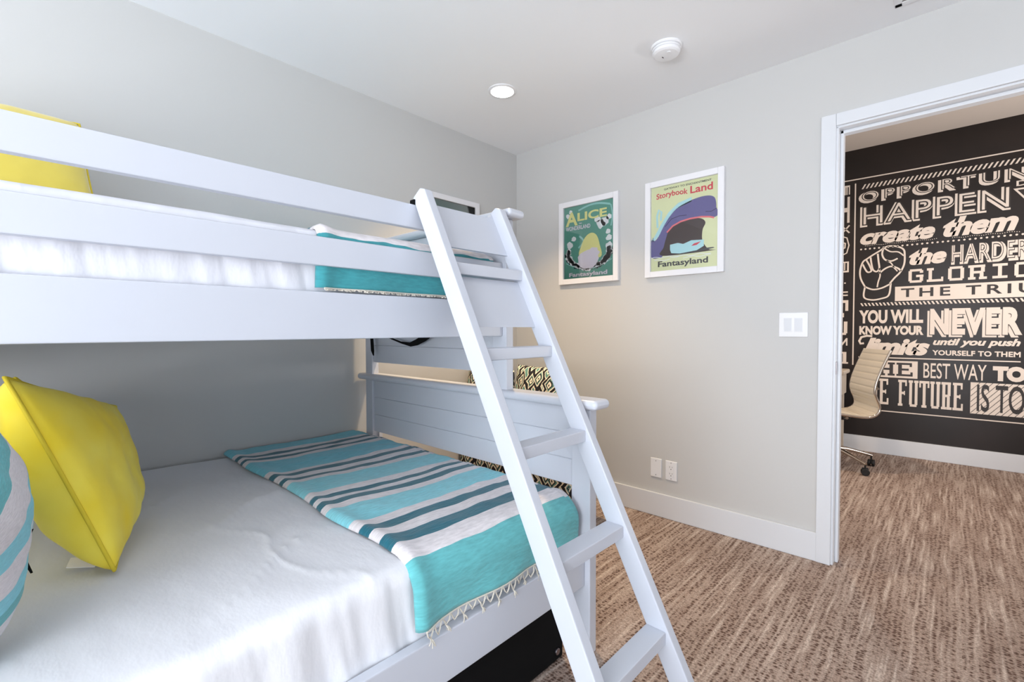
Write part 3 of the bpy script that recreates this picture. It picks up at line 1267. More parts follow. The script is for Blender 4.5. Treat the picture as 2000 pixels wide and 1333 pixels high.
def line(bm, pts, w, ypl, th=0.0006, closed=False):
    pts = [Vector((p[0], p[1])) for p in pts]
    n = len(pts)
    rows = []
    for i in range(n):
        if closed:
            t = pts[(i + 1) % n] - pts[i - 1]
        else:
            t = pts[min(i + 1, n - 1)] - pts[max(i - 1, 0)]
        t.normalize()
        nn = Vector((-t.y, t.x)) * w / 2
        p, q = pts[i] + nn, pts[i] - nn
        rows.append([bm.verts.new((p.x, ypl - th, p.y)), bm.verts.new((q.x, ypl - th, q.y)), bm.verts.new((q.x, ypl, q.y)), bm.verts.new((p.x, ypl, p.y))])
    for i in range(n if closed else n - 1):
        a, b = rows[i], rows[(i + 1) % n]
        for k in range(3):
            bm.faces.new((a[k], a[k + 1], b[k + 1], b[k]))
        bm.faces.new((a[3], a[0], b[0], b[3]))


def slab(bm, word, x0, x1, z0, z1, ypl, gap=0.12, stem=0.22, bar=0.10, th=0.0006):
    """condensed slab-serif capitals from bars"""
    n = len(word)
    cw_ = (x1 - x0) / (n + gap * (n - 1))
    hz = z1 - z0
    for i, ch in enumerate(word):
        if ch == ' ':
            continue
        ox = x0 + i * cw_ * (1 + gap)

        def R_(u0, u1, v0, v1):
            rect(bm, ox + u0 * cw_, ox + u1 * cw_, z0 + v0 * hz, z0 + v1 * hz, ypl, th)
        s, b = stem, bar
        if ch in 'FEHLRI':
            if ch == 'I':
                R_(.5 - s / 2, .5 + s / 2, 0, 1)
                R_(.12, .88, 0, b)
                R_(.12, .88, 1 - b, 1)
                continue
            R_(.10, .10 + s, 0, 1)
            R_(0, .10 + s + .10, 0, b)
            R_(0, .10 + s + .10, 1 - b, 1)
        if ch in 'FER':
            R_(.1, .9, 1 - b, 1)
        if ch in 'FE':
            R_(.9 - s * .6, .9, 1 - b - .14, 1)
            R_(.1, .72, .5 - b / 2, .5 + b / 2)
            R_(.72 - s * .4, .72, .42, .58)
        if ch in 'EL':
            R_(.1, .95, 0, b)
            R_(.95 - s * .6, .95, 0, b + .16)
        if ch == 'H':
            R_(.9 - s, .9, 0, 1)
            R_(.8 - s, 1, 0, b)
            R_(.8 - s, 1, 1 - b, 1)
            R_(.2, .8, .5 - b / 2, .5 + b / 2)
        if ch == 'T':
            R_(.5 - s / 2, .5 + s / 2, 0, 1)
            R_(0, 1, 1 - b, 1)
            R_(0, s * .6, 1 - b - .16, 1)
            R_(1 - s * .6, 1, 1 - b - .16, 1)
            R_(.25, .75, 0, b)
        if ch == 'U':
            R_(.08, .08 + s, b * .8, 1)
            R_(.92 - s, .92, b * .8, 1)
            R_(.16, .84, 0, b)
            R_(.0, .16 + s, 1 - b, 1)
            R_(.84 - s, 1, 1 - b, 1)
        if ch == 'R':
            R_(.88 - s, .88, .5, 1 - b * .6)
            R_(.1, .8, .5 - b / 2, .5 + b / 2)
            R_(.82 - s, .82, .0, .46)
            R_(.78 - s, 1, 0, b)
        if ch in 'GOC':
            R_(.06, .06 + s, .12, .88)
            R_(.14, .86, 0, b)
            R_(.14, .86, 1 - b, 1)
            if ch == 'O':
                R_(.94 - s, .94, .12, .88)
            else:
                R_(.94 - s, .94, .70, .90)
                R_(.94 - s, .94, .10, .45 if ch == 'G' else .30)
                if ch == 'G':
                    R_(.52, .96, .40, .40 + b)


# ------------------------------------------------------------------ the lettered mural
mur = thing('wall_mural', (2.5, OY1, 0.14), 'dark brown office wall mural covered in cream motivational lettering', 'mural')
MY = OY1 - 0.004
bm = bmesh.new()
box(bm, (OX0, MY, 0.0), (OX1, OY1, OH))
fin(bm, 'ground', M['mural'], mur)
CH, MD = M['chalk'], M['muraldark']


def mpart(name, fn, mat=None):
    bm = bmesh.new()
    fn(bm)
    return fin(bm, name, mat or CH, mur)


def T(s, x0, x1, z0, z1, y=MY, mat=None, name='lettering', **kw):
    return mpart(name, lambda b: place_text(b, s, x0, x1, z0, z1, y, **kw), mat)


# frame lines, hatch bands and dots
mpart('border_line', lambda b: (rect(b, OX0 + .3, 4.0, 2.492, 2.502, MY), rect(b, 1.754, 1.764, 0.787, 2.461, MY)))
mpart('border_line', lambda b: (rect(b, 1.764, 4.0, 0.379, 0.388, MY), rect(b, 1.80, 2.82, 0.858, 0.867, MY)))


def hatch(b, x0, x1, z0, z1, pitch, wd, sl):
    x = x0
    while x < x1:
        poly(b, [(x, z0), (x + wd, z0), (x + wd + sl, z1), (x + sl, z1)], MY)
        x += pitch


mpart('hatch_band', lambda b: hatch(b, 1.805, 3.6, 2.399, 2.440, 0.0300, 0.0125, 0.022))
mpart('hatch_band', lambda b: hatch(b, 1.822, 3.6, 1.330, 1.357, 0.0270, 0.0125, -0.014))


def dots(b):
    x = 1.808
    while x < 3.6:
        cyl(b, (x, MY - 0.0003, 1.850), 0.0075, 0.0006, 'y', 12)
        x += 0.0325


mpart('dotted_line', dots)
# OPPORTUNITIES DON'T
y1_, y2_, y3_ = MY - 0.0006, MY - 0.0012, MY - 0.0018


def outlined(s, x0, x1, z0, z1, fat=0.05, thin=0.012, inl=None, dx=0, dz=0, **kw):
    T(s, x0, x1, z0, z1, offset=fat, ref=0.02, dx=dx, dz=dz, **kw)
    T(s, x0, x1, z0, z1, y=y1_, mat=MD, offset=thin, ref=0.02, name='lettering_core', **kw)
    if inl is not None:
        T(s, x0, x1, z0, z1, y=y2_, offset=inl, ref=0.02, name='lettering_inline', **kw)


T('OPPORTUNITIES', 1.800, 3.30, 2.278, 2.375, offset=0.045, ref=0.02, dx=-0.012, dz=-0.010, spacing=1.25)
T('OPPORTUNITIES', 1.806, 3.30, 2.282, 2.375, y=y1_, mat=MD, offset=0.022, ref=0.02, name='lettering_core', spacing=1.25)
T('OPPORTUNITIES', 1.806, 3.30, 2.282, 2.375, y=y2_, offset=-0.022, ref=0.02, name='lettering_inline', spacing=1.25)
T('D', 2.775, 2.835, 2.225, 2.265, offset=0.02)
outlined('HAPPEN', 1.815, 2.745, 2.068, 2.235, 0.060, 0.030, -0.012, dx=-0.008, dz=-0.008, spacing=1.08)
outlined('YOU', 2.785, 3.45, 1.93, 2.20, 0.05, 0.015, None)
T('create', 1.800, 2.312, 1.888, 2.005, offset=0.045, shear=0.30, spacing=0.92)
T('them', 2.362, 2.792, 1.885, 2.045, offset=0.045, shear=0.30, spacing=0.92)
# drop shadows of dots next to the script words
def sdots(b, which):
    for (xa, xb, zb) in (which,):
        x = xa
        while x < xb:
            cyl(b, (x, MY - 0.0003, zb - 0.006 + 0.003 * math.sin(x * 60)), 0.003, 0.0006, 'y', 8)
            x += 0.013


mpart('dotted_shadow', lambda b: sdots(b, (1.84, 2.33, 1.886)))
mpart('dotted_shadow', lambda b: sdots(b, (2.42, 2.80, 1.880)))
T('the', 2.148, 2.386, 1.672, 1.812, offset=0.05, shear=0.28, spacing=0.92)
T('HARDER', 2.409, 2.860, 1.664, 1.812, offset=0.050, ref=0.02, dx=0.008, dz=-0.006, spacing=1.15)
T('HARDER', 2.415, 2.850, 1.672, 1.818, y=y1_, mat=MD, offset=0.022, ref=0.02, name='lettering_core', spacing=1.15)
T('HARDER', 2.415, 2.850, 1.672, 1.818, y=y2_, offset=-0.012, ref=0.02, name='lettering_inline', spacing=1.15)
mpart('lettering', lambda b: slab(b, 'GLORIOUS', 2.138, 3.13, 1.520, 1.636, MY, gap=0.16, stem=0.20, bar=0.17))
mpart('banner', lambda b: rect(b, 2.055, 3.6, 1.366, 1.492, MY))
T('THE TRIUMPH', 2.096, 3.26, 1.397, 1.474, y=y1_, mat=MD, name='lettering_core', offset=0.020, spacing=1.35)


# clenched fist, line drawn
def fist(b):
    ox, oz, sx, sz = 1.803, 1.384, 0.317, 0.470

    def P(pts):
        q = [(ox + u * sx, oz + v * sz) for u, v in pts]
        o_ = []
        for i in range(len(q) - 1):
            a_, b_, c_, d_ = q[max(i - 1, 0)], q[i], q[i + 1], q[min(i + 2, len(q) - 1)]
            for k in range(5):
                f = k / 5
                o_.append(tuple(0.5 * ((2 * b_[m]) + (-a_[m] + c_[m]) * f + (2 * a_[m] - 5 * b_[m] + 4 * c_[m] - d_[m]) * f * f + (-a_[m] + 3 * b_[m] - 3 * c_[m] + d_[m]) * f ** 3) for m in (0, 1)))
        return o_ + [q[-1]]
    w = 0.013
    line(b, P([(.12, .26), (.02, .42), (0.0, .58), (.06, .74), (.16, .80), (.28, .86), (.44, .93), (.60, 1.0), (.80, .99), (.96, .92), (.99, .80), (.98, .64), (.90, .50), (.78, .40), (.68, .30)]), w, MY)
    line(b, P([(.12, .26), (.10, .06), (.28, 0.0), (.50, .02), (.66, .08), (.70, .30)]), w, MY)
    line(b, P([(.12, .26), (.30, .20), (.50, .22), (.69, .29)]), w, MY)
    line(b, P([(.06, .70), (.12, .60), (.18, .54), (.26, .56), (.22, .66), (.14, .78)]), w, MY)
    line(b, P([(.24, .82), (.26, .70), (.30, .58), (.38, .54), (.44, .60), (.42, .74), (.40, .88)]), w, MY)
    line(b, P([(.52, .96), (.50, .86), (.56, .76), (.70, .72), (.84, .76)]), w, MY)
    line(b, P([(.44, .60), (.46, .46), (.42, .34), (.40, .24)]), w * .8, MY)
    line(b, P([(.44, .50), (.56, .58), (.70, .62), (.84, .58), (.92, .52)]), w, MY)
    line(b, P([(.60, .74), (.70, .68), (.76, .60), (.84, .52)]), w * .7, MY)
    line(b, P([(.55, .97), (.68, .90), (.85, .88), (.97, .80)]), w * .8, MY)


mpart('fist_drawing', fist)
T('YOU WILL', 1.805, 2.246, 1.170, 1.292, offset=0.045)
T('KNOW YOUR', 1.804, 2.246, 1.067, 1.148, offset=0.055)
T('NEVER', 2.283, 2.808, 1.058, 1.282, offset=0.056, dx=-0.010, dz=-0.008, spacing=1.12)
T('NEVER', 2.286, 2.818, 1.064, 1.290, y=y1_, mat=MD, offset=0.053, name='lettering_core', spacing=1.12)
T('NEVER', 2.290, 2.818, 1.070, 1.290, y=y2_, offset=0.044, name='lettering', spacing=1.12)
T('limits', 1.840, 2.290, 0.890, 1.040, offset=0.050, shear=0.32, spacing=0.95)
mpart('flourish', lambda b: line(b, [(1.84, 0.99), (1.815, 0.985), (1.805, 1.01), (1.82, 1.045), (1.86, 1.058), (1.90, 1.055)], 0.018, MY))
T('until you push', 2.311, 2.818, 0.966, 1.040, offset=0.040, shear=0.30)
T('YOURSELF TO THEM', 2.310, 2.819, 0.897, 0.940, offset=0.035, spacing=1.05)
mpart('banner', lambda b: rect(b, 1.800, 2.216, 0.688, 0.838, MY))
mpart('lettering_core', lambda b: slab(b, 'THE', 1.82, 2.19, 0.705, 0.822, y1_, gap=0.10, stem=0.22, bar=0.15), MD)
T('BEST WAY', 2.254, 2.635, 0.699, 0.829, offset=0.004)
T('TO PREDICT', 2.670, 3.36, 0.703, 0.823, offset=0.075)
mpart('lettering', lambda b: slab(b, 'THE', 1.800, 2.026, 0.444, 0.674, MY, gap=0.08, stem=0.28, bar=0.09))
mpart('lettering', lambda b: slab(b, 'FUTURE', 2.088, 2.505, 0.443, 0.672, MY, gap=0.08, stem=0.28, bar=0.09))
mpart('banner', lambda b: rect(b, 2.545, 3.6, 0.429, 0.684, MY))


def diag(b):
    x = 2.40
    while x < 3.6:
        pts = []
        a = (x, 0.429)
        c = (x + 0.20, 0.684)
        lo = max(0, (2.547 - x) / 0.20)
        hi = min(1, (3.6 - x) / 0.20)
        if lo < hi:
            line(b, [(x + 0.20 * lo, 0.429 + 0.255 * lo), (x + 0.20 * hi, 0.429 + 0.255 * hi)], 0.0035, y1_)
        x += 0.036


mpart('hatching', diag, MD)
T('IS TO CREATE IT', 2.583, 3.42, 0.450, 0.670, y=y2_, mat=MD, name='lettering_core', offset=0.012)


# turned letters running down the narrow left column
def column(b):
    def bar(u0, u1, z0_, z1_):
        rect(b, 1.672 + u0 * 0.046, 1.672 + u1 * 0.046, z0_, z1_, MY)
    for (z, kind) in ((2.41, 's'), (2.23, 'h'), (2.05, 'x'), (1.90, 'o'), (1.70, 'u'), (1.55, '.'), (1.46, 'i'), (1.34, 'n'), (1.24, 't'), (1.13, 'j'), (1.00, 'z'), (0.86, 'i2')):
        if kind == 's':
            bar(.0, .3, z - .04, z + .045); bar(.4, .6, z - .04, z + .045); bar(.8, 1, z - .04, z + .045); bar(0, 1, z + .03, z + .045)
        elif kind == 'h':
            bar(.6, 1, z - .12, z + .12); bar(-1.2, .6, z - .02, z + .02)
        elif kind == 'x':
            line(b, [(1.66, z - .035), (1.718, z + .035)], 0.012, MY); line(b, [(1.66, z + .035), (1.718, z - .035)], 0.012, MY)
        elif kind == 'o':
            line(b, [(1.64, z - .10), (1.70, z - .07), (1.716, z), (1.70, z + .07), (1.64, z + .10)], 0.010, MY)
            line(b, [(1.65, z - .04), (1.685, z - .02), (1.688, z + .02), (1.65, z + .04)], 0.012, MY)
        elif kind == 'u':
            bar(-1, 1, z - .05, z - .035); bar(.7, 1, z - .05, z + .05); bar(-.2, 1, z + .038, z + .05); bar(.2, .4, z - .03, z + .04)
        elif kind == '.':
            cyl(b, (1.690, MY - .0003, z), 0.007, 0.0006, 'y', 12)
        elif kind == 'i':
            bar(-1, .9, z, z + .012); bar(-1, .9, z - .03, z - .018)
        elif kind == 'n':
            bar(-1, 1, z + .025, z + .05); bar(.5, 1, z - .05, z + .05)
        elif kind == 't':
            bar(-1, .3, z - .01, z + .01); bar(.0, .3, z - .01, z + .03)
        elif kind == 'j':
            bar(.3, .9, z - .05, z + .06); bar(-.6, .7, z - .065, z - .045)
        elif kind == 'z':
            line(b, [(1.672, z - .03), (1.71, z + .03)], 0.014, MY); bar(.7, .95, z - .035, z + .035)
        else:
            bar(.2, .8, z - .055, z + .045); bar(.1, 1.1, z - .065, z - .05); bar(-.3, .8, z + .03, z + .045)


mpart('turned_lettering', column)


# ------------------------------------------------------------------ framed posters
def poster_frame(root, x0, x1, z0, z1, bw=0.034, dep=0.024):
    bm = bmesh.new()
    box(bm, (x0, -dep, z0), (x0 + bw, 0, z1), 0.002)
    box(bm, (x1 - bw, -dep, z0), (x1, 0, z1), 0.002)
    box(bm, (x0 + bw, -dep, z0), (x1 - bw, 0, z0 + bw), 0.002)
    box(bm, (x0 + bw, -dep, z1 - bw), (x1 - bw, 0, z1), 0.002)
    autosmooth(fin(bm, 'frame', M['frame'], root))
    bm = bmesh.new()
    box(bm, (x0 + bw, -0.015, z0 + bw), (x1 - bw, -0.013, z1 - bw))
    fin(bm, 'glass_pane', M['pane'], root)


def flat(name, col):
    return new_mat(name, col, 0.7, spec=0.2)


def smoothpoly(pts, k=5):
    n = len(pts)
    out_ = []
    for i in range(n):
        p0, p1_, p2_, p3_ = pts[i - 1], pts[i], pts[(i + 1) % n], pts[(i + 2) % n]
        for j in range(k):
            f = j / k
            out_.append(tuple(0.5 * ((2 * p1_[c]) + (-p0[c] + p2_[c]) * f + (2 * p0[c] - 5 * p1_[c] + 4 * p2_[c] - p3_[c]) * f * f + (-p0[c] + 3 * p1_[c] - 3 * p2_[c] + p3_[c]) * f ** 3) for c in (0, 1)))
    return out_


def blob(cx, cz, rx, rz, n=22, j=0.0, seed=0):
    rnd = random.Random(seed)
    return [(cx + rx * math.cos(2 * math.pi * i / n) * (1 + rnd.uniform(-j, j)), cz + rz * math.sin(2 * math.pi * i / n) * (1 + rnd.uniform(-j, j))) for i in range(n)]


PY = -0.006
# green poster
p1 = thing('framed_poster', (0.65, -0.01, 1.43), 'green ALICE IN WONDERLAND poster in a white frame on the back wall', 'poster')
poster_frame(p1, 0.418, 0.884, 1.430, 1.992, 0.036)
ax0, ax1, az0, az1 = 0.453, 0.833 + 0.016, 1.465, 1.957


def PU(u, v, a=(ax0, ax1, az0, az1)):
    return (a[0] + u * (a[1] - a[0]), a[2] + v * (a[3] - a[2]))


pm = {'g': flat('poster_green', srgb(92, 156, 140)), 'w': flat('poster_white', srgb(235, 238, 240)), 'y': flat('poster_pale_yellow', srgb(230, 228, 150)),
      'k': flat('poster_ink', srgb(34, 44, 50)), 'a': flat('poster_aqua', srgb(150, 205, 200)), 'l': flat('poster_lilac', srgb(226, 220, 232)),
      'lime': flat('poster_lime', srgb(220, 224, 180)), 'pur': flat('poster_purple', srgb(104, 98, 148)), 'pur2': flat('poster_deep_purple', srgb(58, 52, 92)),
      'pk': flat('poster_pink', srgb(232, 118, 124)), 'br': flat('poster_brown', srgb(62, 46, 44)), 'red': flat('poster_red', srgb(208, 70, 84)),
      'sky': flat('poster_sky', srgb(178, 220, 226)), 'ink2': flat('poster_grey_ink', srgb(66, 66, 68))}


def pp(root, name, mat, fn):
    bm = bmesh.new()
    fn(bm)
    return fin(bm, name, pm[mat], root)


pp(p1, 'paper', 'g', lambda b: box(b, (0.452, PY, 1.464), (0.850, -0.001, 1.958)))
L1, L2, L3, L4 = PY, PY - .0004, PY - .0008, PY - .0012


def wreath(b):
    rnd = random.Random(3)
    for i in range(34):
        a = math.pi * (0.92 + 1.16 * i / 33)
        u, v = .50 + .41 * math.cos(a), .345 + .20 * math.sin(a)
        c = PU(u, v)
        poly(b, blob(c[0], c[1], rnd.uniform(.012, .026), rnd.uniform(.010, .024), 10, .35, i), L2, .0003)
    for (u, v, s) in ((.12, .47, .026), (.20, .55, .018), (.90, .50, .022), (.88, .58, .018), (.82, .72, .034), (.74, .70, .032), (.68, .76, .022), (.90, .77, .02), (.08, .88, .018), (.14, .93, .014)):
        c = PU(u, v)
        poly(b, blob(c[0], c[1], s, s * .9, 12, .25, int(u * 100)), L2, .0003)


def shadows(b):
    rnd = random.Random(5)
    for i in range(30):
        a = math.pi * (0.95 + 1.1 * i / 29)
        c = PU(.50 + .44 * math.cos(a), .335 + .215 * math.sin(a))
        poly(b, blob(c[0], c[1], rnd.uniform(.008, .018), rnd.uniform(.006, .012), 8, .4, i + 50), L1, .0004)


for fn_ in (
        lambda b: line(b, [PU(.30 + .62 * t, .93 + .05 * math.sin(t * 3.1) - .0 * t) for t in [i / 20 for i in range(21)]], .012, L1, .0004),
        lambda b: line(b, [PU(.93 + .03 * math.sin(t * 3), .93 - .28 * t) for t in [i / 10 for i in range(11)]], .008, L1, .0004),
        lambda b: line(b, [PU(.05 + .9 * t, .22 - .10 * math.sin(t * math.pi)) for t in [i / 20 for i in range(21)]], .005, L1 - .0001, .0004),
        lambda b: line(b, [PU(.30 + .1 * math.sin(3 * t), .42 + .16 * t) for t in [i / 10 for i in range(11)]], .012, L1, .0004),
):
    pp(p1, 'printed_swirl', 'a', fn_)
pp(p1, 'printed_ink', 'k', shadows)
pp(p1, 'printed_blossoms', 'w', wreath)
# plain arched stand-in shape in the middle
pp(p1, 'printed_arch', 'y', lambda b: poly(b, smoothpoly([PU(.33, .30), PU(.37, .46), PU(.45, .56), PU(.56, .60), PU(.66, .56), PU(.72, .44), PU(.74, .26)]), L3, .0003))
pp(p1, 'printed_cloud', 'l', lambda b: (poly(b, blob(*PU(.50, .25), .085, .062, 16, .14, 9), L4, .0003), poly(b, blob(*PU(.60, .33), .045, .036, 14, .18, 2), L4 - .0002, .0003)))
pp(p1, 'printed_title', 'y', lambda b: (place_text(b, 'A', *[PU(.04, 0)[0], PU(.28, 0)[0]], PU(0, .735)[1], PU(0, .925)[1], L3, .0003, offset=.03),
                                       place_text(b, 'LICE', PU(.28, 0)[0], PU(.86, 0)[0], PU(0, .785)[1], PU(0, .90)[1], L3, .0003, offset=.03)))
pp(p1, 'printed_subtitle', 'l', lambda b: (place_text(b, 'in', PU(.32, 0)[0], PU(.37, 0)[0], PU(0, .745)[1], PU(0, .765)[1], L3, .0003, offset=.02),
                                          place_text(b, 'WONDERLAND', PU(.04, 0)[0], PU(.54, 0)[0], PU(0, .672)[1], PU(0, .728)[1], L3, .0003, offset=.02)))
pp(p1, 'printed_caption', 'l', lambda b: place_text(b, 'Fantasyland', PU(.11, 0)[0], PU(.87, 0)[0], PU(0, .012)[1], PU(0, .085)[1], L4 - .0004, .0003, offset=.03))

# lime and purple poster
p2 = thing('framed_poster', (1.295, -0.01, 1.43), 'lime and purple Storybook Land poster in a white frame on the back wall', 'poster')
poster_frame(p2, 1.067, 1.525, 1.430, 1.994, 0.034)
Q = (1.101, 1.491, 1.464, 1.960)


def QU(u, v):
    return PU(u, v, Q)


pp(p2, 'paper', 'lime', lambda b: box(b, (1.100, PY, 1.463), (1.492, -0.001, 1.961)))
arch_o = [(0, .18), (0, .37), (.06, .37), (.12, .42), (.20, .53), (.29, .63), (.40, .71), (.55, .76), (.72, .79), (.86, .79), (.94, .76), (.965, .70), (.97, .64), (.995, .60), (.985, .555), (.90, .54)]
arch_i = [(.74, .575), (.55, .57), (.38, .53), (.28, .47), (.235, .38), (.20, .28), (.185, .18), (.12, .16)]
pp(p2, 'printed_mist', 'sky', lambda b: (poly(b, [QU(u, v) for u, v in [(0, .38), (.05, .42), (.16, .56), (.27, .68), (.42, .77), (.62, .81), (.62, .76), (.40, .71), (.29, .63), (.20, .53), (.12, .42), (.04, .36)]], L1, .0004),
                                        line(b, [QU(.10, .52), QU(.09, .66), QU(.12, .73), QU(.16, .70), QU(.15, .60)], .012, L1, .0004)))
pp(p2, 'printed_arch', 'pur', lambda b: poly(b, smoothpoly([QU(u, v) for u, v in arch_o + arch_i]), L1, .0004))
pp(p2, 'printed_hollow', 'br', lambda b: poly(b, smoothpoly([QU(u, v) for u, v in [(.185, .18), (.20, .28), (.235, .38), (.28, .47), (.38, .53), (.55, .56), (.74, .555), (.82, .50), (.78, .42), (.78, .30), (.86, .20), (.93, .18)]]), L2, .0003))
pp(p2, 'printed_rim', 'pk', lambda b: line(b, [QU(u, v) for u, v in [(.25, .45), (.34, .515), (.46, .552), (.60, .568), (.76, .568), (.88, .553), (.94, .535)]], .009, L3, .0003))
for pts_ in ([(.22, .52), (.32, .60), (.44, .62), (.55, .615)], [(.82, .62), (.90, .61), (.975, .635)], [(.01, .36), (.03, .41), (.04, .36)]):
    pp(p2, 'printed_contour', 'pur2', lambda b: line(b, [QU(u, v) for u, v in pts_], .004, L2, .0003))
pp(p2, 'printed_boat', 'sky', lambda b: poly(b, [QU(u, v) for u, v in [(.30, .24), (.32, .20), (.45, .185), (.70, .20), (.80, .24), (.80, .31), (.62, .32), (.50, .29), (.42, .31), (.30, .30)]], L3, .0003))
pp(p2, 'printed_deck', 'red', lambda b: poly(b, [QU(u, v) for u, v in [(.62, .255), (.66, .28), (.76, .295), (.70, .26)]], L4, .0003))
pp(p2, 'printed_waterline', 'ink2', lambda b: (poly(b, [QU(u, v) for u, v in [(.32, .195), (.45, .175), (.72, .185), (.95, .205), (.93, .215), (.80, .215), (.70, .197), (.45, .185)]], L4, .0003)))
pp(p2, 'printed_waves', 'w', lambda b: [line(b, [QU(a + k * .05, c + .008 * math.sin(k * 1.3 + a * 9)) for k in range(n_)], .003, L2, .0003) for (a, c, n_) in ((.0, .165, 10), (.30, .155, 13), (.5, .135, 9), (.05, .13, 6))])
pp(p2, 'printed_title', 'red', lambda b: (place_text(b, 'Storybook', QU(.08, 0)[0], QU(.56, 0)[0], QU(0, .835)[1], QU(0, .920)[1], L3, .0003, offset=.02, arch=.006),
                                         place_text(b, 'Land', QU(.60, 0)[0], QU(.92, 0)[0], QU(0, .850)[1], QU(0, .935)[1], L3, .0003, offset=.02)))
pp(p2, 'printed_header', 'ink2', lambda b: place_text(b, 'GATEWAY TO ENCHANTMENT', QU(.20, 0)[0], QU(.90, 0)[0], QU(0, .950)[1], QU(0, .972)[1], L3, .0003, offset=.01))
pp(p2, 'printed_caption', 'ink2', lambda b: place_text(b, 'Fantasyland', QU(.11, 0)[0], QU(.86, 0)[0], QU(0, .030)[1], QU(0, .118)[1], L3, .0003, offset=.025))

# third frame on the left wall, mostly hidden by the ladder
p3 = thing('framed_poster', (0.01, -0.63, 1.43), 'white framed poster on the left wall behind the ladder', 'poster')
bm = bmesh.new()
fy0, fy1, fz0, fz1, bw = -0.865, -0.405, 1.425, 1.993, 0.034
box(bm, (0, fy0, fz0), (0.024, fy0 + bw, fz1), 0.002)
box(bm, (0, fy1 - bw, fz0), (0.024, fy1, fz1), 0.002)
box(bm, (0, fy0 + bw, fz0), (0.024, fy1 - bw, fz0 + bw), 0.002)
box(bm, (0, fy0 + bw, fz1 - bw), (0.024, fy1 - bw, fz1), 0.002)
autosmooth(fin(bm, 'frame', M['frame'], p3))
bm = bmesh.new()
box(bm, (0.001, fy0 + bw - .001, fz0 + bw - .001), (0.006, fy1 - bw + .001, fz1 - bw + .001))
fin(bm, 'paper', flat('poster_dark_green', srgb(58, 108, 100)), p3)
bm = bmesh.new()
box(bm, (0.013, fy0 + bw, fz0 + bw), (0.015, fy1 - bw, fz1 - bw))
fin(bm, 'glass_pane', M['pane'], p3)


# ------------------------------------------------------------------ switch, outlet and blank plate
def plate(root, x0, x1, z0, z1):
    bm = bmesh.new()
    box(bm, (x0, -0.006, z0), (x1, 0, z1), 0.0035, 3)
    return autosmooth(fin(bm, 'cover_plate', M['white'], root))


sw = thing('light_switch', (1.852, -0.003, 1.08), 'white double rocker light switch beside the doorway', 'light switch')
plate(sw, 1.789, 1.915, 1.081, 1.201)
for x in (1.829, 1.875):
    bm = bmesh.new()
    box(bm, (x - 0.0185, -0.0075, 1.106), (x + 0.0185, -0.005, 1.176), 0.001)
    fin(bm, 'rocker_frame', M['white'], sw)
    bm = bmesh.new()
    box(bm, (x - 0.0155, -0.0035, 1.109), (x + 0.0155, 0.0035, 1.173), 0.001, mat4=Matrix.Translation((0, -0.0065, 0)) @ Matrix.Translation((0, 0, 1.141)) @ Matrix.Rotation(math.radians(4), 4, 'X') @ Matrix.Translation((0, 0, -1.141)))
    autosmooth(fin(bm, 'rocker', M['trim'], sw))


def screws(root, x, zs):
    for z in zs:
        bm = bmesh.new()
        cyl(bm, (x, -0.0065, z), 0.0028, 0.0015, 'y', 14)
        fin(bm, 'screw', M['metal'], root)


bl = thing('blank_plate', (1.137, -0.003, 0.23), 'white blank cover plate low on the wall left of the outlet', 'wall plate')
plate(bl, 1.102, 1.172, 0.231, 0.345)
screws(bl, 1.137, (0.330, 0.246))
ol = thing('wall_outlet', (1.232, -0.003, 0.23), 'white duplex power outlet low on the back wall', 'outlet')
plate(ol, 1.197, 1.267, 0.230, 0.344)
bm = bmesh.new()
box(bm, (1.2155, -0.0078, 0.250), (1.2485, -0.005, 0.324), 0.001)
fin(bm, 'receptacle', M['white'], ol)
bm = bmesh.new()
for zc in (0.306, 0.268):
    box(bm, (1.2235, -0.0083, zc - 0.001), (1.2252, -0.0076, zc + 0.008))
    box(bm, (1.2388, -0.0083, zc), (1.2405, -0.0076, zc + 0.007))
    cyl(bm, (1.232, -0.0079, zc - 0.009), 0.0026, 0.0008, 'y', 12)
fin(bm, 'slots', M['dark'], ol)
screws(ol, 1.232, (0.334, 0.240))

# ------------------------------------------------------------------ ceiling fixtures
dl_labels = {(0.59, -0.76): 'bright round recessed ceiling downlight above the foot of the bunk',
             (1.55, 1.3): 'recessed downlight in the office ceiling above the chair side',
             (2.9, 1.3): 'recessed downlight in the office ceiling beyond the doorway'}
for (lx, ly, lz, pw, lc) in DOWN:
    t = thing('recessed_downlight', (lx, ly, lz), dl_labels[(lx, ly)], 'ceiling light', 'recessed ceiling downlights')
    bm = bmesh.new()
    lathe(bm, (lx, ly, lz), [(0.078, 0.002), (0.078, -0.003), (0.074, -0.006), (0.064, -0.007), (0.062, -0.002), (0.062, 0.002)])
    autosmooth(fin(bm, 'trim_ring', M['white'], t))
    bm = bmesh.new()
    cyl(bm, (lx, ly, lz - 0.0035), 0.0635, 0.006, seg=40)
    fin(bm, 'lens', M['lens'], t)

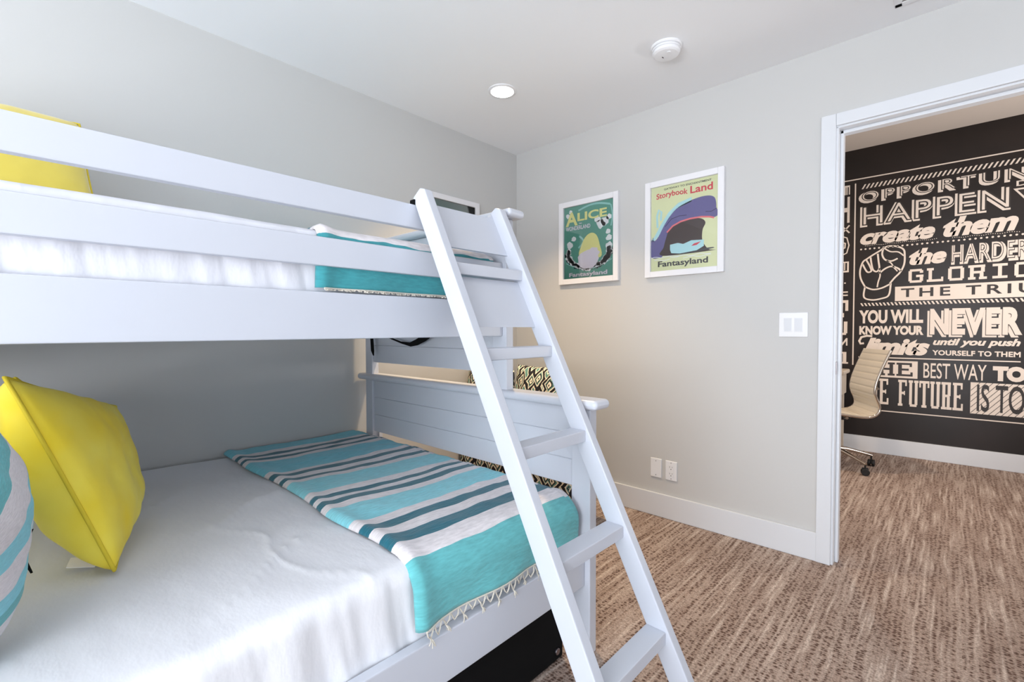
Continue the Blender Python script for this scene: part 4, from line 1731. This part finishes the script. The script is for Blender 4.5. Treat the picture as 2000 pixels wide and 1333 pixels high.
sd = thing('smoke_detector', (1.43, -0.525, H), 'round white smoke detector on the ceiling', 'smoke detector')
bm = bmesh.new()
lathe(bm, (1.430, -0.525, H), [(0.070, 0.001), (0.070, -0.006), (0.067, -0.010), (0.062, -0.011)])
autosmooth(fin(bm, 'base', M['white'], sd), 30)
bm = bmesh.new()
lathe(bm, (1.430, -0.525, H), [(0.060, -0.010), (0.064, -0.014), (0.064, -0.020), (0.058, -0.022), (0.058, -0.026), (0.062, -0.028), (0.060, -0.034), (0.052, -0.040), (0.030, -0.043), (0.010, -0.044)])
autosmooth(fin(bm, 'housing', M['white'], sd), 25)
bm = bmesh.new()
box(bm, (1.412, -0.532, H - 0.0448), (1.416, -0.520, H - 0.0425))
fin(bm, 'indicator', M['dark'], sd)
bm = bmesh.new()
lathe(bm, (1.452, -0.545, H), [(0.009, -0.040), (0.009, -0.0445), (0.007, -0.0455)], 20)
autosmooth(fin(bm, 'test_button', M['white'], sd))

vt = thing('ceiling_vent', (2.40, -0.26, H), 'white air vent grille at the top edge of the ceiling', 'ceiling vent')
bm = bmesh.new()
vx0, vx1, vy0, vy1 = 2.233, 2.53, -0.39, -0.137
for lo, hi in (((vx0, vy0), (vx1, vy0 + .025)), ((vx0, vy1 - .025), (vx1, vy1)), ((vx0, vy0), (vx0 + .025, vy1)), ((vx1 - .025, vy0), (vx1, vy1))):
    box(bm, (lo[0], lo[1], H - 0.006), (hi[0], hi[1], H), 0.002)
autosmooth(fin(bm, 'frame', M['white'], vt))
bm = bmesh.new()
box(bm, (vx0 + .02, vy0 + .02, H - 0.0012), (vx1 - .02, vy1 - .02, H + 0.0))
fin(bm, 'backing', M['grey'], vt)
for k in range(10):
    y = vy0 + 0.035 + k * 0.0195
    bm = bmesh.new()
    box(bm, (vx0 + .024, y - 0.007, -0.0006), (vx1 - .024, y + 0.007, 0.0006), 0, mat4=Matrix.Translation((0, y, H - 0.005)) @ Matrix.Rotation(math.radians(28), 4, 'X') @ Matrix.Translation((0, -y, 0)))
    fin(bm, 'slat', M['white'], vt)

# ------------------------------------------------------------------ office chair
ch = thing('office_chair', (0, 0, 0), 'cream ribbed leather office chair with chrome frame before the mural', 'office chair')
# side profile in local xz, chair faces +x; back behind
prof = [(0.235, 0.435), (0.20, 0.452), (0.12, 0.458), (0.02, 0.452), (-0.08, 0.440), (-0.155, 0.437), (-0.205, 0.452), (-0.232, 0.485), (-0.232, 0.53),
        (-0.212, 0.585), (-0.200, 0.635), (-0.208, 0.70), (-0.232, 0.78), (-0.262, 0.86), (-0.292, 0.935), (-0.300, 0.955)]


def smooth_path(pr, n):
    out_ = []
    L_ = [0.0]
    for a, b in zip(pr, pr[1:]):
        L_.append(L_[-1] + math.hypot(b[0] - a[0], b[1] - a[1]))
    for i in range(n + 1):
        d = L_[-1] * i / n
        for k in range(len(L_) - 1):
            if L_[k + 1] >= d - 1e-9:
                f = (d - L_[k]) / (L_[k + 1] - L_[k])
                p0 = pr[max(k - 1, 0)]
                p1_, p2_ = pr[k], pr[k + 1]
                p3_ = pr[min(k + 2, len(pr) - 1)]
                q = []
                for c in (0, 1):
                    q.append(0.5 * ((2 * p1_[c]) + (-p0[c] + p2_[c]) * f + (2 * p0[c] - 5 * p1_[c] + 4 * p2_[c] - p3_[c]) * f * f + (-p0[c] + 3 * p1_[c] - 3 * p2_[c] + p3_[c]) * f ** 3))
                out_.append(tuple(q))
                break
    return out_, L_[-1]


sp2, tot = smooth_path(prof, 180)
bm = bmesh.new()
hw = 0.205
rows = []
for i, (x, z) in enumerate(sp2):
    a = sp2[max(i - 1, 0)]
    b = sp2[min(i + 1, len(sp2) - 1)]
    tx, tz = b[0] - a[0], b[1] - a[1]
    l_ = math.hypot(tx, tz)
    nx_, nz_ = tz / l_, -tx / l_
    if nz_ < 0 and i < 60:
        nx_, nz_ = -nx_, -nz_
    if i >= 60 and nx_ < 0:
        nx_, nz_ = -nx_, -nz_
    d = tot * i / 180
    rib = 0.5 + 0.5 * math.cos(2 * math.pi * d / 0.052)
    th = 0.009 - 0.006 * rib ** 8
    rows.append([bm.verts.new((x + nx_ * th, -hw, z + nz_ * th)), bm.verts.new((x + nx_ * th, hw, z + nz_ * th)), bm.verts.new((x - nx_ * th, hw, z - nz_ * th)), bm.verts.new((x - nx_ * th, -hw, z - nz_ * th))])
for a, b in zip(rows, rows[1:]):
    for k in range(4):
        j = (k + 1) % 4
        bm.faces.new((a[k], a[j], b[j], b[k]))
bm.faces.new(rows[0])
bm.faces.new(rows[-1])
autosmooth(fin(bm, 'sling', M['leather'], ch), 40)
for s in (-1, 1):
    bm = bmesh.new()
    tube(bm, [(x, s * (hw + 0.008), z) for x, z in sp2[::3]], 0.010, 8)
    autosmooth(fin(bm, 'side_frame', M['chrome'], ch), 60)
bm = bmesh.new()
tube(bm, [(-0.224, -hw, 0.66), (-0.224, hw, 0.66)], 0.009, 10)
tube(bm, [(-0.02, -hw, 0.425), (-0.02, hw, 0.425)], 0.011, 10)
tube(bm, [(-0.302, -hw - .008, 0.945), (-0.302, hw + .008, 0.945)], 0.007, 10)
autosmooth(fin(bm, 'cross_bar', M['chrome'], ch), 60)
bm = bmesh.new()
cyl(bm, (0, 0, 0.25), 0.025, 0.30, seg=24)
box(bm, (-0.10, -0.07, 0.385), (0.10, 0.07, 0.425), 0.01)
autosmooth(fin(bm, 'gas_lift', M['rubber'], ch), 40)
CA = -0.50          # angle of the first star leg relative to the chair
for k in range(5):
    a = CA + math.radians(72 * k)
    c, s = math.cos(a), math.sin(a)
    bm = bmesh.new()
    tube(bm, [(0.0, 0, 0.145), (0.10 * c, 0.10 * s, 0.135), (0.20 * c, 0.20 * s, 0.112), (0.295 * c, 0.295 * s, 0.086)], 0.014, 8, rs=[0.020, 0.018, 0.014, 0.010])
    lg = autosmooth(fin(bm, 'base_leg', M['chrome'], ch), 60)
    bm = bmesh.new()
    tb = bmesh.new()
    for sd_ in (-1, 1):
        cyl(tb, (0, sd_ * 0.014, 0.027), 0.027, 0.018, 'y', 20, bev=0.004)
    box(tb, (-0.020, -0.005, 0.02), (0.020, 0.005, 0.06), 0.003)
    cyl(tb, (0, 0, 0.067), 0.006, 0.03)
    merge(bm, tb, Matrix.Translation((0.29 * c, 0.29 * s, 0)) @ Matrix.Rotation(a + 0.9, 4, 'Z'))
    autosmooth(fin(bm, 'caster', M['rubber'], ch), 40)
ch.location = (1.725, 1.975, 0)
ch.rotation_euler = (0, 0, math.atan2(-0.47, -0.88))

# pale desk with grey drawer behind the door jamb
dk = thing('office_desk', (1.35, 2.45, 0), 'pale desk with a grey drawer half hidden by the door jamb', 'desk')
boxobj('desk_top', (0.95, 2.25, 0.715), (1.745, 2.66, 0.752), M['desk'], dk, 0.012, 3)
boxobj('cabinet', (1.35, 2.30, 0.53), (1.72, 2.65, 0.715), M['desk'], dk, 0.004)
dr = boxobj('drawer', (1.37, 2.29, 0.555), (1.71, 2.30, 0.690), M['grey'], dk, 0.003)
bm = bmesh.new()
cyl(bm, (1.68, 2.280, 0.622), 0.010, 0.02, 'y', 16)
fin(bm, 'knob', M['rubber'], dr).matrix_parent_inverse = Matrix.Identity(4)
for (x, y) in ((0.98, 2.30), (0.98, 2.61), (1.69, 2.33), (1.69, 2.61)):
    boxobj('leg', (x - .018, y - .018, 0.0), (x + .018, y + .018, 0.53 if x > 1.2 else 0.715), M['desk'], dk, 0.003)
